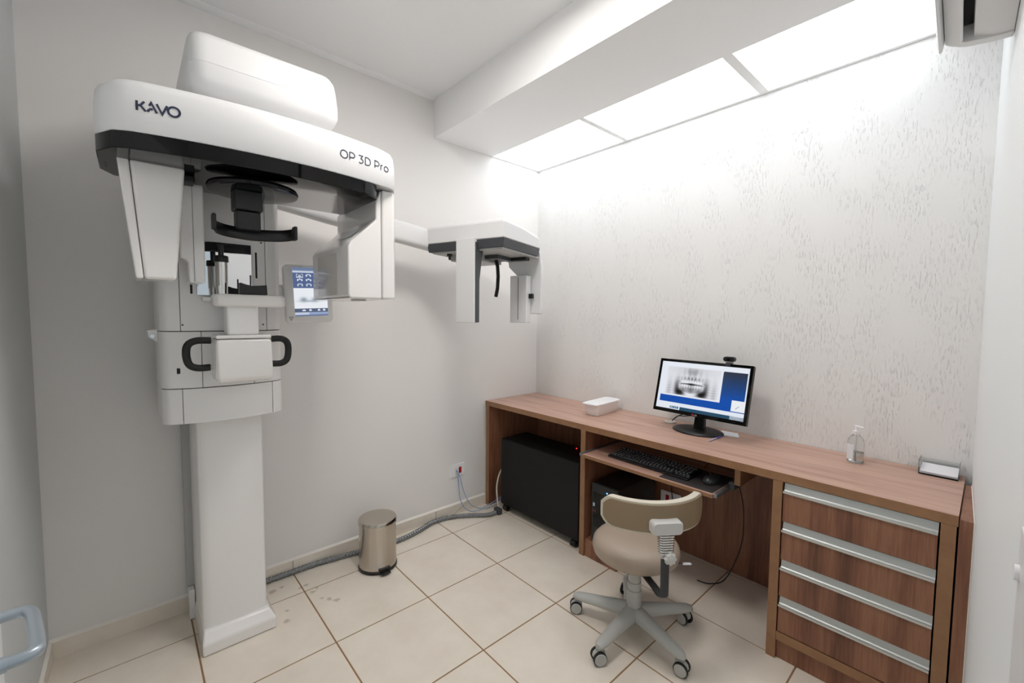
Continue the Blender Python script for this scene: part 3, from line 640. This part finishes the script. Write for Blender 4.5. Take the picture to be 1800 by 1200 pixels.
def desktop(u, v):
    blue = mixc3((48, 52, 66), (14, 78, 172), (v - 0.10) / 0.55)
    c = blue
    if v < 0.115: c = (236, 241, 250) if v < 0.10 or u < 0.74 else c
    if v < 0.855 and u < 0.035: c = (230, 236, 246)
    if 0.02 < u < 0.735 and 0.08 < v < 0.715:
        c = (234, 238, 246)
        a, b_ = (u - 0.08) / 0.63, (v - 0.10) / 0.585
        if 0 < a < 1 and 0 < b_ < 1: c = xray(a, b_)
    if u > 0.985 and v < 0.80: c = (225, 232, 244)
    if u > 0.86 and 0.635 < v < 0.84:
        c = (240, 243, 248)
        if abs((u - 0.925) + (v - 0.76) * 0.6) < 0.004 and 0.73 < v < 0.79: c = (150, 156, 166)
    if 0.855 < v: c = (232, 238, 248)
    if v > 0.930:
        c = (38, 78, 104) if u > 0.30 else (232, 238, 246)
        if 0.18 < u < 0.29 and v < 0.985: c = (34, 74, 110) if (int(u * 90) % 2 == 0) else (180, 205, 225)
        if u > 0.86: c = (200, 210, 222) if (int(u * 160) + int(v * 90)) % 3 else (44, 70, 96)
    return c
grid_screen('display', MW - 0.030, MH - 0.035, 208, 120, desktop, Rm @ Matrix.Translation((0.0046, 0, 0.0025)), mcase)
# maker's mark: red disc and two grey letters on the lower bezel
bm = B(); f2 = lambda y, z: Rm @ Vector((0.0069, y, z))
bm2 = B(); ribbon(bm, arc(-0.018, -0.1415, 0.0022, 0.0022, 0, 360, 16), 0.0042, f2, None); obj('logo_disc', bm, mat('logo_red', (196, 40, 62), 0.4), mcase)
for st in ([(-0.010, -0.138), (-0.010, -0.145), (-0.005, -0.145)], arc(0.002, -0.1415, 0.0040, 0.0036, 60, 300, 12) + [(0.0055, -0.1445), (0.0055, -0.1415), (0.0025, -0.1415)]): ribbon(bm2, st, 0.0014, f2, None)
obj('logo_letters', bm2, M['chairlight'], mcase)
bm = B(); loft(bm, [[(1.425 + 0.135 * k * math.cos(2 * PI * i / 48), -0.170 + 0.105 * k * math.sin(2 * PI * i / 48), H + z) for i in range(48)] for z, k in ((0.0006, 0.97), (0.004, 1.0), (0.009, 0.985), (0.014, 0.90), (0.017, 0.70))]); obj('monitor_foot', bm, M['black'], mo, smooth=True, ang=50)
bm = B(); prism(bm, [(1.402, H + 0.014), (1.462, H + 0.014), (1.455, H + 0.120), (1.408, H + 0.120)], 'y', -0.182, -0.150)
for vv in bm.verts: vv.co.y += (vv.co.z - H) * 0.15
obj('monitor_neck', bm, M['blackgloss'], mo, bev=0.005)
# webcam clipped on the monitor
wc = thing('webcam', 'small black webcam clipped on top of the monitor', 'webcam', tuple(Rm @ Vector((-0.01, 0.128, MH / 2 + 0.001))), MYAW - PI / 2)
bm = B(); loft(bm, [[(x, y, z) for y, z in rrect(0, 0.026, 0.058 - i, 0.026 - i, 0.0125 - i / 2.2)] for x, i in ((-0.014, 0.006), (-0.011, 0.0), (0.010, 0.0), (0.014, 0.004))]); obj('webcam_body', bm, M['black'], wc, smooth=True, local=True, ang=50)
bm = B(); cyl(bm, (0.0135, 0, 0.026), (1, 0, 0), 0.008, 0.003, 20); obj('lens', bm, M['blackgloss'], wc, local=True)
obj('clip', bx(-0.012, 0.014, -0.014, 0.016, 0.0005, 0.010), M['darkgrey'], wc, local=True, bev=0.002); obj('clip_foot', bx(0.016, 0.019, -0.012, 0.012, -0.006, 0.006), M['darkgrey'], wc, local=True, bev=0.001)
# grommet, cable, papers, pen
bm = B(); lathe(bm, [(0.034, 0.0006), (0.036, 0.003), (0.033, 0.006), (0.020, 0.0062), (0.019, 0.003)], (1.220, -0.085, H), 28); o = obj('cable_grommet', bm, M['whiteC'], smooth=True); o['label'] = 'round cream cable cap set on the worktop behind the monitor foot'; o['category'] = 'cable cap'
bm = B()
for k in (0, 1): tube(bm, catmull([(1.232, -0.085, H + 0.012), (1.262, -0.080 + .01 * k, H + 0.042), (1.31, -0.095, H + 0.066 - .012 * k), (1.37, -0.105, H + 0.082 - .010 * k), (1.43, -0.115, H + 0.098)], 8), 0.0032, 8)
o = obj('monitor_cable', bm, M['black'], smooth=True); o['label'] = 'pair of black cables looping from the cable cap to the back of the monitor'; o['category'] = 'cable'
def sheet(name, pts, z, label):
    bm = B(); loft(bm, [[(x, y, z) for x, y in pts], [(x, y, z + 0.0008) for x, y in pts]]); o = obj(name, bm, M['paper']); o['label'] = label; o['category'] = 'paper'; o['group'] = 'paper slips beside the monitor'
sheet('paper_slip', [(1.500, -0.065), (1.585, -0.040), (1.622, -0.118), (1.535, -0.148)], H + 0.0004, 'lower white paper slip lying on the worktop right of the monitor foot')
sheet('paper_slip', [(1.505, -0.050), (1.568, -0.046), (1.588, -0.112), (1.528, -0.120)], H + 0.0014, 'upper white paper slip overlapping another, right of the monitor foot')
pe = thing('ballpoint_pen', 'blue capped ballpoint pen lying on the worktop in front of the monitor foot', 'pen', (1.553, -0.25, H))
a, b = Vector((1.556, -0.322, H + 0.0048)), Vector((1.556, -0.180, H + 0.0048)); a.x = 1.552; d = (b - a).normalized()
bm = B(); lathe(bm, [(0.0012, 0), (0.0035, 0.014), (0.0040, 0.02), (0.0040, 0.095)], a, 12, axis_m(d)); obj('barrel', bm, M['penclear'], pe, smooth=True)
bm = B(); lathe(bm, [(0.0044, 0.085), (0.0047, 0.088), (0.0045, 0.138), (0.003, 0.142)], a, 12, axis_m(d)); obj('cap', bm, M['penblue'], pe, smooth=True)
# sanitiser bottle
bo = thing('sanitizer_bottle', 'clear pump bottle with a white label on the worktop by the wall', 'bottle', (2.103, -0.128, H), math.radians(-40))
bm = B(); lathe(bm, [(0.024, 0.0006), (0.0285, 0.003), (0.0295, 0.012), (0.0295, 0.085), (0.027, 0.100), (0.020, 0.112), (0.012, 0.119), (0.012, 0.126)], n=40); obj('bottle_body', bm, M['clear'], bo, smooth=True, local=True, ang=60)
bm = B(); lathe(bm, [(0.022, 0.003), (0.0270, 0.006), (0.0280, 0.015), (0.0280, 0.046)], n=36); obj('gel', bm, M['gel'], bo, smooth=True, local=True)
bm = B(); n = 14; L1 = [(0.0300 * math.cos(t_), 0.0300 * math.sin(t_)) for t_ in [math.radians(-150 + 95 * k / n) for k in range(n + 1)]]; L2 = [(x * 1.008, y * 1.008) for x, y in L1]
loft(bm, [[(x, y, z) for x, y in L1 + L2[::-1]] for z in (0.014, 0.082)]); obj('label', bm, M['label'], bo, local=True)
bm = B(); lathe(bm, [(0.0135, 0.124), (0.0138, 0.126), (0.0138, 0.138), (0.006, 0.1385), (0.0045, 0.145), (0.0045, 0.154)], n=24); obj('pump_collar', bm, M['lid'], bo, smooth=True, local=True, ang=50)
bm = B(); box(bm, -0.008, 0.034, -0.006, 0.006, 0.154, 0.162); obj('pump_head', bm, M['lid'], bo, local=True, bev=0.0025)
bm = B(); cyl(bm, (0, 0, 0.008), (0, 0, 1), 0.0022, 0.116, 10); obj('dip_tube', bm, M['lid'], bo, local=True)
# acrylic holder with cards in the corner
ac = thing('acrylic_card_holder', 'clear acrylic holder with white cards in the right corner of the worktop', 'card holder', (2.365, -0.055, H))
bm = B(); box(bm, 2.302, 2.304, -0.105, -0.012, H + .0006, H + 0.058); box(bm, 2.416, 2.418, -0.105, -0.012, H + .0006, H + 0.058); box(bm, 2.304, 2.416, -0.014, -0.012, H + .0006, H + 0.050); box(bm, 2.304, 2.416, -0.105, -0.016, H + .0006, H + 0.004); box(bm, 2.304, 2.416, -0.108, -0.105, H + .0006, H + 0.014)
obj('acrylic_case', bm, M['clear'], ac, bev=0.0006, seg=1)
bm = B(); prism(bm, [(-0.1035, H + 0.006), (-0.018, H + 0.022), (-0.018, H + 0.030), (-0.1035, H + 0.013)], 'x', 2.306, 2.414); obj('card_stack', bm, M['paper'], ac, label='stack of white cards')

# ------------------------------------------------------------------ on the keyboard tray
kb = thing('keyboard', 'black full-size keyboard lying on the pulled-out tray', 'keyboard', (1.318, -0.445, ZT + 0.0022), math.radians(-1.5))
bm = B(); prism(bm, [(-0.078, 0.0), (0.078, 0.0), (0.078, 0.022), (0.060, 0.022), (-0.070, 0.011), (-0.078, 0.009)], 'x', -0.232, 0.232); obj('keyboard_base', bm, M['black'], kb, local=True, bev=0.003)
bm = B(); pr = B()
def keyz(y): return 0.011 + (y + 0.070) / 0.130 * 0.011
for r in range(6):
    y = 0.055 - r * 0.0205 - (0.006 if r > 0 else 0); x = -0.222
    while x < 0.216:
        ww = 0.0168
        if r == 5 and -0.155 < x < -0.06: ww = 0.098
        if 0.075 < x < 0.083 or 0.146 < x < 0.153: x += 0.010; continue
        if r == 0 and (-0.206 < x < -0.196 or -0.11 < x < -0.103 or -0.015 < x < -0.005): x += 0.009; continue
        if r == 3 and 0.083 < x < 0.150: x += 0.0195; continue
        z = keyz(y) - .001; x1 = x + ww
        loft(bm, [[(x, y - 0.0085, z), (x1, y - 0.0085, z), (x1, y + 0.0085, z), (x, y + 0.0085, z)], [(x + .002, y - 0.006, z + .0075), (x1 - .002, y - 0.006, z + .0075), (x1 - .002, y + .0068, z + .0078), (x + .002, y + .0068, z + .0078)]])
        if ww < 0.03: box(pr, x + 0.0052, x + 0.0100, y - 0.001, y + 0.0045, z + 0.0076, z + 0.0080)
        x += ww + 0.0024
obj('keys', bm, M['key'], kb, local=True, kind='stuff'); obj('key_prints', pr, M['keyprint'], kb, local=True, kind='stuff')
mp = obj('mouse_pad', bx(1.425, 1.684, -0.575, -0.315, ZT + 0.0004, ZT + 0.0018), M['padgrey'], bev=0.0005, seg=1); mp['label'] = 'dark grey mouse pad lying under the mouse on the tray'; mp['category'] = 'mouse pad'
ms = thing('computer_mouse', 'black computer mouse lying on the pad on the tray', 'mouse', (1.630, -0.455, ZT + 0.0022), math.radians(-8))
bm = B(); rings = []
for z, k in ((0.0, 0.93), (0.006, 1.0), (0.014, 1.0), (0.022, 0.92), (0.029, 0.76), (0.0335, 0.52), (0.036, 0.22)):
    rings.append([(0.031 * k * math.cos(t_) * (1 - 0.10 * math.sin(t_)), 0.054 * k * math.sin(t_) - 0.006 * (1 - k), z + 0.0 * k) for t_ in [2 * PI * i / 32 for i in range(32)]])
loft(bm, rings); obj('mouse_body', bm, M['mouse'], ms, smooth=True, local=True, ang=60)
bm = B(); cyl(bm, (-0.003, 0.028, 0.0255), (1, 0, 0), 0.009, 0.006, 18); obj('scroll_wheel', bm, M['darkgrey'], ms, local=True, smooth=True)
bm = B(); tube(bm, catmull([(1.600, -0.385, ZT + 0.006), (1.575, -0.365, ZT + 0.022), (1.560, -0.385, ZT + .028), (1.545, -0.355, ZT + .02), (1.52, -0.28, ZT + 0.006), (1.50, -0.16, ZT + 0.005)], 6), 0.0022, 6); o = obj('mouse_cable', bm, mat('orange_cable', (150, 92, 60), 0.5), smooth=True); o['label'] = 'thin brown-orange cable curled between keyboard and mouse'; o['category'] = 'cable'

# ------------------------------------------------------------------ bays under the worktop
pb = thing('black_cabinet_box', 'wide black sheet-metal box on castors in the left bay under the worktop', 'equipment box', (0.52, -0.36, 0))
obj('case', bx(0.155, 0.875, -0.500, -0.250, 0.045, 0.528), M['boxblack'], pb, bev=0.004)
obj('front_cover', bx(0.157, 0.873, -0.506, -0.5005, 0.050, 0.524), M['boxblack'], pb, bev=0.003)
for (x, y) in ((0.195, -0.475), (0.835, -0.480), (0.195, -0.28), (0.835, -0.28)):
    cs = obj('castor', bx(x - 0.014, x + 0.014, y - 0.014, y + 0.010, 0.034, 0.0445), M['blackmatte'], pb, bev=0.002)
    bm = B(); lathe(bm, [(0.014, -0.022), (0.020, -0.019), (0.020, 0.019), (0.014, 0.022)], (x, y - 0.012, 0.0205), 20, axis_m((1, 0, 0))); obj('wheel', bm, M['black'], cs, smooth=True, ang=40)
bm = B(); lathe(bm, [(0.0042, 0), (0.004, 0.003), (0.001, 0.005)], (0.672, -0.285, 0.5284), 14); obj('indicator_light', bm, M['ledred'], pb, label='small red indicator light')
pc = thing('computer_tower', 'black computer tower on the low shelf under the keyboard tray', 'computer', (1.06, -0.32, 0.104))
obj('case', bx(0.978, 1.152, -0.502, -0.120, 0.1045, 0.452), M['pc'], pc, bev=0.003)
obj('front_panel', bx(0.978, 1.152, -0.515, -0.5025, 0.1045, 0.452), M['pc'], pc, bev=0.004)
obj('front_inset', bx(0.990, 1.140, -0.5165, -0.515, 0.20, 0.40), M['blackgloss'], pc, bev=0.001)
obj('badge', bx(0.990, 1.003, -0.5172, -0.5166, 0.318, 0.338), mat('badge_blue', (170, 190, 205), 0.4), pc); 
bm = B()
for k in range(2): box(bm, 0.991 + 0.012 * k, 0.999 + 0.012 * k, -0.5172, -0.5166, 0.285, 0.298)
obj('badge_print', bm, mat('badge_red', (120, 50, 48), 0.5), pc)
bm = B(); cyl(bm, (1.085, -0.515, 0.418), (0, -1, 0), 0.004, 0.002, 12); obj('power_light', bm, M['ledblue'], pc)
# sockets
def outlet(name, label, ax, c, w_, h_):
    t_ = thing(name, label, 'wall socket', c)
    if ax == 'x':
        obj('cover_plate', bx(0.0005, 0.008, c[1] - w_ / 2, c[1] + w_ / 2, c[2] - h_ / 2, c[2] + h_ / 2), M['lid'], t_, bev=0.003)
        obj('red_socket', bx(0.0082, 0.012, c[1] + 0.010, c[1] + 0.032, c[2] - 0.022, c[2] + 0.022), M['red'], t_, bev=0.002, label='red socket module')
        obj('white_socket', bx(0.0082, 0.011, c[1] - 0.026, c[1] + 0.002, c[2] - 0.024, c[2] + 0.022), M['white'], t_, bev=0.002); bm = B(); cyl(bm, (0.0112, c[1] - 0.012, c[2]), (1, 0, 0), 0.006, 0.008, 12); obj('plug', bm, M['blueC'], t_)
    else:
        y = -0.0362
        obj('cover_plate', bx(c[0] - w_ / 2, c[0] + w_ / 2, y - 0.008, y, c[2] - h_ / 2, c[2] + h_ / 2), M['lid'], t_, bev=0.003)
        obj('red_socket', bx(c[0] - 0.030, c[0] - 0.008, y - 0.012, y - 0.0082, c[2] - 0.022, c[2] + 0.022), M['red'], t_, bev=0.002, label='red socket module')
        obj('white_socket', bx(c[0] + 0.006, c[0] + 0.034, y - 0.011, y - 0.0082, c[2] - 0.022, c[2] + 0.022), M['white'], t_, bev=0.002)
outlet('wall_socket', 'white wall socket with a red module and blue leads on the left wall', 'x', (0.004, -0.784, 0.315), 0.122, 0.092)
outlet('wall_socket', 'white socket with a red module on the wooden back panel under the tray', 'y', (1.215, -0.04, 0.295), 0.130, 0.085)
# leads
def cable(name, pts, r, m, label, cat='cable', n=8, k=8):
    bm = B(); tube(bm, catmull(pts, k), r, n); o = obj(name, bm, m, smooth=True); o['label'] = label; o['category'] = cat; return o
cable('network_lead', [(0.020, -0.796, 0.315), (0.034, -0.78, 0.27), (0.036, -0.745, 0.15), (0.040, -0.690, 0.05), (0.050, -0.620, 0.006), (0.085, -0.56, 0.006), (0.10, -0.48, 0.03), (0.115, -0.40, 0.14), (0.14, -0.36, 0.17)], 0.0028, M['blueC'], 'blue lead hanging lower and running straight from the wall socket under the worktop')
cable('network_lead', [(0.020, -0.790, 0.312), (0.030, -0.79, 0.24), (0.040, -0.78, 0.11), (0.06, -0.735, 0.03), (0.085, -0.66, 0.012), (0.095, -0.60, 0.030), (0.10, -0.50, 0.05), (0.12, -0.42, 0.10), (0.15, -0.38, 0.15)], 0.0028, M['blueC'], 'blue lead curling down to the left from the wall socket')
cable('white_lead', [(0.018, -0.70, 0.080), (0.020, -0.76, 0.055), (0.018, -0.82, 0.022), (0.016, -0.90, 0.005), (0.006, -0.95, 0.0042)], 0.003, M['whiteC'], 'white lead running along the skirting below the wall socket')
cable('grey_lead', [(0.175, -0.545, 0.026), (0.150, -0.535, 0.09), (0.128, -0.52, 0.18), (0.115, -0.47, 0.27), (0.130, -0.40, 0.315), (0.1535, -0.37, 0.32)], 0.0055, M['whiteC'], 'pale grey lead looping up the left side of the black metal box')
bm = B(); path = catmull([(0.020, -2.03, 0.0155), (0.020, -1.90, 0.0155), (0.022, -1.75, 0.0155), (0.045, -1.60, 0.0155), (0.070, -1.45, 0.0155), (0.092, -1.28, 0.0155), (0.070, -1.13, 0.0155), (0.030, -0.99, 0.0155), (0.050, -0.86, 0.0155), (0.120, -0.74, 0.0155), (0.185, -0.655, 0.0155), (0.195, -0.585, 0.0155)], 50)
tube(bm, path, 0.014, 10, rf=lambda i: 0.0150 if i % 6 < 3 else 0.0118); o = obj('cable_conduit', bm, M['conduit'], smooth=True, ang=80); o['label'] = 'ribbed grey metal cable conduit running along the floor by the left wall'; o['category'] = 'conduit'
bm = B(); box(bm, 0.165, 0.225, -0.582, -0.548, 0.002, 0.042); o = obj('conduit_connector', bm, M['darkgrey'], bev=0.006); o['label'] = 'grey clamp at the end of the floor conduit by the black metal box'; o['category'] = 'connector'
cable('black_lead', [(1.695, -0.30, 0.60), (1.70, -0.24, 0.45), (1.68, -0.20, 0.25), (1.62, -0.22, 0.06), (1.55, -0.24, 0.006), (1.49, -0.26, 0.005)], 0.003, M['black'], 'black lead hanging from the tray to the floor behind the stool')
cable('black_lead', [(1.232, -0.16, 0.606), (1.236, -0.12, 0.50), (1.240, -0.09, 0.40), (1.236, -0.060, 0.31)], 0.003, M['black'], 'black lead hanging in front of the socket under the tray')

# ------------------------------------------------------------------ pedal bin
bi = thing('pedal_bin', 'small polished steel pedal bin standing by the left wall', 'bin', (0.236, -1.480, 0), math.radians(-5))
bm = B(); lathe(bm, [(0.098, 0.0008), (0.104, 0.004), (0.104, 0.016), (0.100, 0.020)], n=48); obj('base_ring', bm, M['black'], bi, smooth=True, local=True, ang=40)
bm = B(); lathe(bm, [(0.101, 0.0205), (0.101, 0.032), (0.1000, 0.034), (0.0985, 0.25)], n=48); obj('bin_body', bm, M['steel'], bi, smooth=True, local=True, ang=40)
bm = B(); lathe(bm, [(0.1000, 0.2512), (0.1032, 0.2515), (0.1032, 0.272), (0.099, 0.278), (0.06, 0.2815), (0.02, 0.283)], n=48); obj('lid', bm, M['steel'], bi, smooth=True, local=True, ang=40)
obj('hinge', bx(-0.118, -0.101, -0.022, 0.022, 0.245, 0.268), M['black'], bi, local=True, bev=0.003)
pd = obj('pedal', bx(0.100, 0.132, -0.026, 0.026, 0.010, 0.018), M['blackmatte'], bi, local=True, bev=0.003); obj('pedal_bracket', bx(0.096, 0.112, -0.032, 0.032, 0.018, 0.036), M['black'], bi, local=True, bev=0.003)

# ------------------------------------------------------------------ stool
HX, HY = 1.466, -0.834
ch = thing('rolling_stool', 'taupe vinyl rolling stool with a curved low backrest and grey five-star base', 'stool', (HX, HY, 0), 0)
def L(p): return p
bm = B(); lathe(bm, [(0.120, 0.345), (0.160, 0.350), (0.181, 0.366), (0.188, 0.388), (0.184, 0.410), (0.168, 0.428), (0.135, 0.438), (0.07, 0.442), (0.02, 0.443)], n=64); obj('seat', bm, M['seatv'], ch, smooth=True, local=True, ang=70)
bm = B(); lathe(bm, [(0.08, 0.328), (0.11, 0.332), (0.11, 0.345)], n=32); obj('seat_plate', bm, M['bar'], ch, smooth=True, local=True, ang=40)
BA = math.radians(-36)
bd = Vector((math.cos(BA), math.sin(BA), 0)); bs = Vector((-bd.y, bd.x, 0))   # outward, sideways
RB = 0.262; ZC = 0.643; HW = 56.0; HH = 0.062
def backpt(t_, z, r):      # t_ in -1..1 along the arc; squash at the ends for a rounded outline
    a = math.radians(HW * t_); return bd * (r * math.cos(a) + 0.012) + bs * (r * math.sin(a)) + Vector((0, 0, z))
def backsheet(r_in, r_out, grow, hh):
    bm = B(); nU = 36; rings = []
    for k in range(nU + 1):
        t_ = -1 + 2 * k / nU; e = abs(t_); h_ = hh * (1 - max(0, (e - 0.80) / 0.20) ** 2.2 * 0.52); lift = 0.002 * t_ * t_
        tt = t_ * grow; q = []
        for (zz, r) in ((-h_, r_in), (-h_ * 1.0, (r_in + r_out) / 2), (-h_ * .97, r_out), (0, r_out + 0.001), (h_ * .97, r_out), (h_, (r_in + r_out) / 2), (h_, r_in), (0, r_in - 0.004)): q.append(backpt(tt, ZC + zz + lift, r))
        rings.append(q)
    loft(bm, rings); return bm
obj('backrest_pad', backsheet(RB - 0.030, RB - 0.006, 1.0, HH), M['piping'], ch, smooth=True, local=True, ang=60, label='cream edged backrest pad')
obj('backrest_shell', backsheet(RB - 0.010, RB - 0.002, 0.945, HH - 0.008), M['backv'], ch, smooth=True, local=True, ang=60, label='brown vinyl back of the backrest')
def frame(o_): return Matrix(((bs.x, bd.x, 0, o_.x), (bs.y, bd.y, 0, o_.y), (bs.z, bd.z, 1, o_.z), (0, 0, 0, 1)))
Fm = frame(bd * (RB + 0.012) + Vector((0, 0, 0)))
bm = B(); loft(bm, [[(x, y, z) for x, z in rrect(0.0, 0.620, 0.120 - i, 0.052 - i, 0.015)] for y, i in ((-0.006, 0.0), (0.022, 0.0), (0.030, 0.008))]); bm.transform(Fm); obj('back_bracket', bm, M['chairlight'], ch, smooth=True, local=True, ang=50)
hx = Vector((0, 0.016, 0))
bm = B(); box(bm, -0.018, 0.018, 0.004, 0.018, 0.50, 0.605); bm.transform(Fm); obj('back_post', bm, M['chairlight'], ch, local=True, bev=0.003)
bm = B()
for k in range(8):
    z = 0.590 - k * 0.0095; q = rrect(0, 0.012, 0.058 - 0.001 * k, 0.030, 0.012)
    path = [(x, y, z) for x, y in q + q[:1]]; tube(bm, path, 0.0032, 6)
bm.transform(Fm); obj('spring_coil', bm, M['chrome'], ch, smooth=True, local=True, kind='stuff')
bm = B(); n = 40; prof = [(0.0215 + 0.0028 * math.cos(8 * 2 * PI * i / n), 2 * PI * i / n) for i in range(n)]
loft(bm, [[(r * k * math.cos(t_) + 0.008, y, 0.510 + r * k * math.sin(t_)) for r, t_ in prof] for y, k in ((0.024, 0.95), (0.028, 1.0), (0.040, 1.0), (0.044, 0.85))]); cyl(bm, (0.008, 0.044, 0.510), (0, 1, 0), 0.010, 0.003, 20); bm.transform(Fm); obj('clamp_knob', bm, M['chairlight'], ch, smooth=True, local=True, ang=40)
bm = B(); p = [bd * 0.05 + Vector((0, 0, 0.335)), bd * 0.12 + Vector((0, 0, 0.328)), bd * 0.205 + Vector((0, 0, 0.334)), bd * 0.250 + Vector((0, 0, 0.334)), bd * 0.278 + Vector((0, 0, 0.346)), bd * 0.285 + Vector((0, 0, 0.36)), bd * 0.284 + Vector((0, 0, 0.43)), bd * 0.283 + Vector((0, 0, 0.52))]
tube(bm, catmull(p, 8), 0.01, 10, flat=(0.017, 0.0055)); obj('back_bar', bm, M['bar'], ch, smooth=True, local=True)
bm = B(); lathe(bm, [(0.0325, 0.085), (0.0335, 0.19), (0.0325, 0.196)], n=28); obj('column_sleeve', bm, M['chairgrey'], ch, smooth=True, local=True, ang=40)
bm = B(); lathe(bm, [(0.0300, 0.1965), (0.0300, 0.232)], n=28); obj('column_ring', bm, M['chairgrey'], ch, smooth=True, local=True, ang=40)
bm = B(); lathe(bm, [(0.0275, 0.2325), (0.0275, 0.300), (0.024, 0.328)], n=28); obj('gas_lift', bm, M['chairgrey'], ch, smooth=True, local=True, ang=40)
bm = B(); lathe(bm, [(0.045, 0.058), (0.052, 0.066), (0.050, 0.092), (0.036, 0.108)], n=32); obj('base_hub', bm, M['chairgrey'], ch, smooth=True, local=True, ang=60)
q = Vector((0.115, 0.118, 0.0)); bm = B(); tube(bm, [(0.06, 0.06, 0.322), (0.10, 0.11, 0.318), (0.150, 0.165, 0.312)], 0.004, 8); obj('height_lever', bm, M['bar'], ch, smooth=True, local=True)
obj('lever_tip', bx(-0.02, 0.02, -0.006, 0.006, -0.004, 0.004, M4=Matrix.Translation((0.155, 0.170, 0.312)) @ Matrix.Rotation(math.radians(48), 4, 'Z')), M['lid'], ch, local=True, bev=0.003)
swv = [20, -35, 25, 110, 150]
for k in range(5):
    a = math.radians(201 + 72 * k); d = Vector((math.cos(a), math.sin(a), 0)); sd = Vector((-d.y, d.x, 0)); rings = []
    for (r, zc, wd, hh) in ((0.030, 0.088, 0.040, 0.036), (0.08, 0.087, 0.034, 0.033), (0.16, 0.083, 0.029, 0.026), (0.235, 0.079, 0.026, 0.021), (0.264, 0.078, 0.023, 0.018), (0.281, 0.077, 0.013, 0.012)):
        rings.append([d * r + sd * (wd * math.cos(t_)) + Vector((0, 0, zc + hh * (math.sin(t_) if math.sin(t_) > 0 else 0.8 * math.sin(t_)))) for t_ in [2 * PI * i / 16 for i in range(16)]])
    bm = B(); loft(bm, rings); obj('leg', bm, M['chairgrey'], ch, smooth=True, local=True, ang=60)
    c = d * 0.258; th = math.radians(swv[k]); w_ = Vector((math.cos(a + PI / 2 + th), math.sin(a + PI / 2 + th), 0)); f_ = Vector((-w_.y, w_.x, 0))
    bm = B(); Mx = Matrix(((f_.x, w_.x, 0, c.x), (f_.y, w_.y, 0, c.y), (0, 0, 1, 0), (0, 0, 0, 1)))
    pts = [(-0.030, 0.030), (-0.026, 0.046), (-0.012, 0.058), (0.012, 0.0605), (0.022, 0.052), (0.022, 0.034), (0.0, 0.028)]
    loft(bm, [[Mx @ Vector((x - .006, yy, z)) for x, z in pts] for yy in (-0.010, 0.010)]); cs = obj('caster', bm, M['chairgrey'], ch, local=True, bev=0.003)
    for sg in (-1, 1):
        pc_ = c - f_ * 0.010 + w_ * (sg * 0.0105) + Vector((0, 0, 0.0292))
        bm = B(); lathe(bm, [(0.026, 0.0), (0.0286, 0.002), (0.0286, 0.0105), (0.0255, 0.0125)], pc_, 24, axis_m(w_ * sg)); wh = obj('caster_wheel', bm, M['blackmatte'], cs, smooth=True, local=True, ang=40)
        bm = B(); lathe(bm, [(0.0248, 0.0126), (0.0240, 0.0150), (0.0222, 0.0156), (0.0215, 0.0146), (0.006, 0.0146)], pc_, 24, axis_m(w_ * sg)); obj('wheel_cover', bm, M['chairgrey'], cs, smooth=True, local=True, ang=40)

# ------------------------------------------------------------------ air conditioner and wall box on the right wall
ai = thing('air_conditioner', 'white split air conditioner high on the right wall beside the soffit', 'air conditioner', (2.40, -1.1, 2.17))
def acp(y0, y1, pts):
    bm = B(); loft(bm, [[(x + wx(y) - wx(-0.70), y, z) for x, z in pts] for y in (y0, y1)]); return bm
WXX = wx(-0.70) - 0.001
obj('front_panel', acp(-1.50, -0.700, [(2.280, 2.430), (2.292, 2.40), (2.312, 2.300), (2.3315, 2.172), (2.338, 2.174), (2.342, 2.196), (2.345, 2.430)]), M['cover'], ai, bev=0.003)
obj('body', acp(-1.49, -0.704, [(2.3455, 2.430), (2.3455, 2.225), (2.41, 2.215), (WXX, 2.215), (WXX, 2.430)]), M['blackmatte'], ai)
obj('flap', acp(-1.47, -0.704, [(2.343, 2.192), (2.352, 2.184), (2.374, 2.172), (2.380, 2.174), (2.372, 2.198), (2.345, 2.215)]), M['cover'], ai, bev=0.002)
obj('lower_cover', acp(-1.49, -0.704, [(2.3975, 2.214), (2.3995, 2.178), (2.44, 2.164), (WXX, 2.160), (WXX, 2.214)]), M['cover'], ai, bev=0.002)
obj('end_cap', acp(-0.735, -0.7035, [(2.345, 2.214), (2.352, 2.184), (2.385, 2.168), (2.435, 2.160), (WXX, 2.157), (WXX, 2.214)]), M['cover'], ai, bev=0.002)
wb = thing('wall_switch_box', 'slim white box with a small round catch on the right wall nearest the viewer', 'wall box', (2.505, -1.85, 1.0))
bm = B(); loft(bm, [[(wx(y) - dx, y, z) for y, dx in ((-1.800, 0.0), (-1.800, 0.010), (-1.96, 0.010), (-1.96, 0.0))] for z in (0.60, 1.195)]); obj('box_body', bm, M['cover'], wb, bev=0.002)
bm = B(); cyl(bm, (wx(-1.815) - 0.0095, -1.815, 1.150), (-1, 0, 0), 0.008, 0.004, 14); obj('catch', bm, M['lid'], wb, smooth=True)
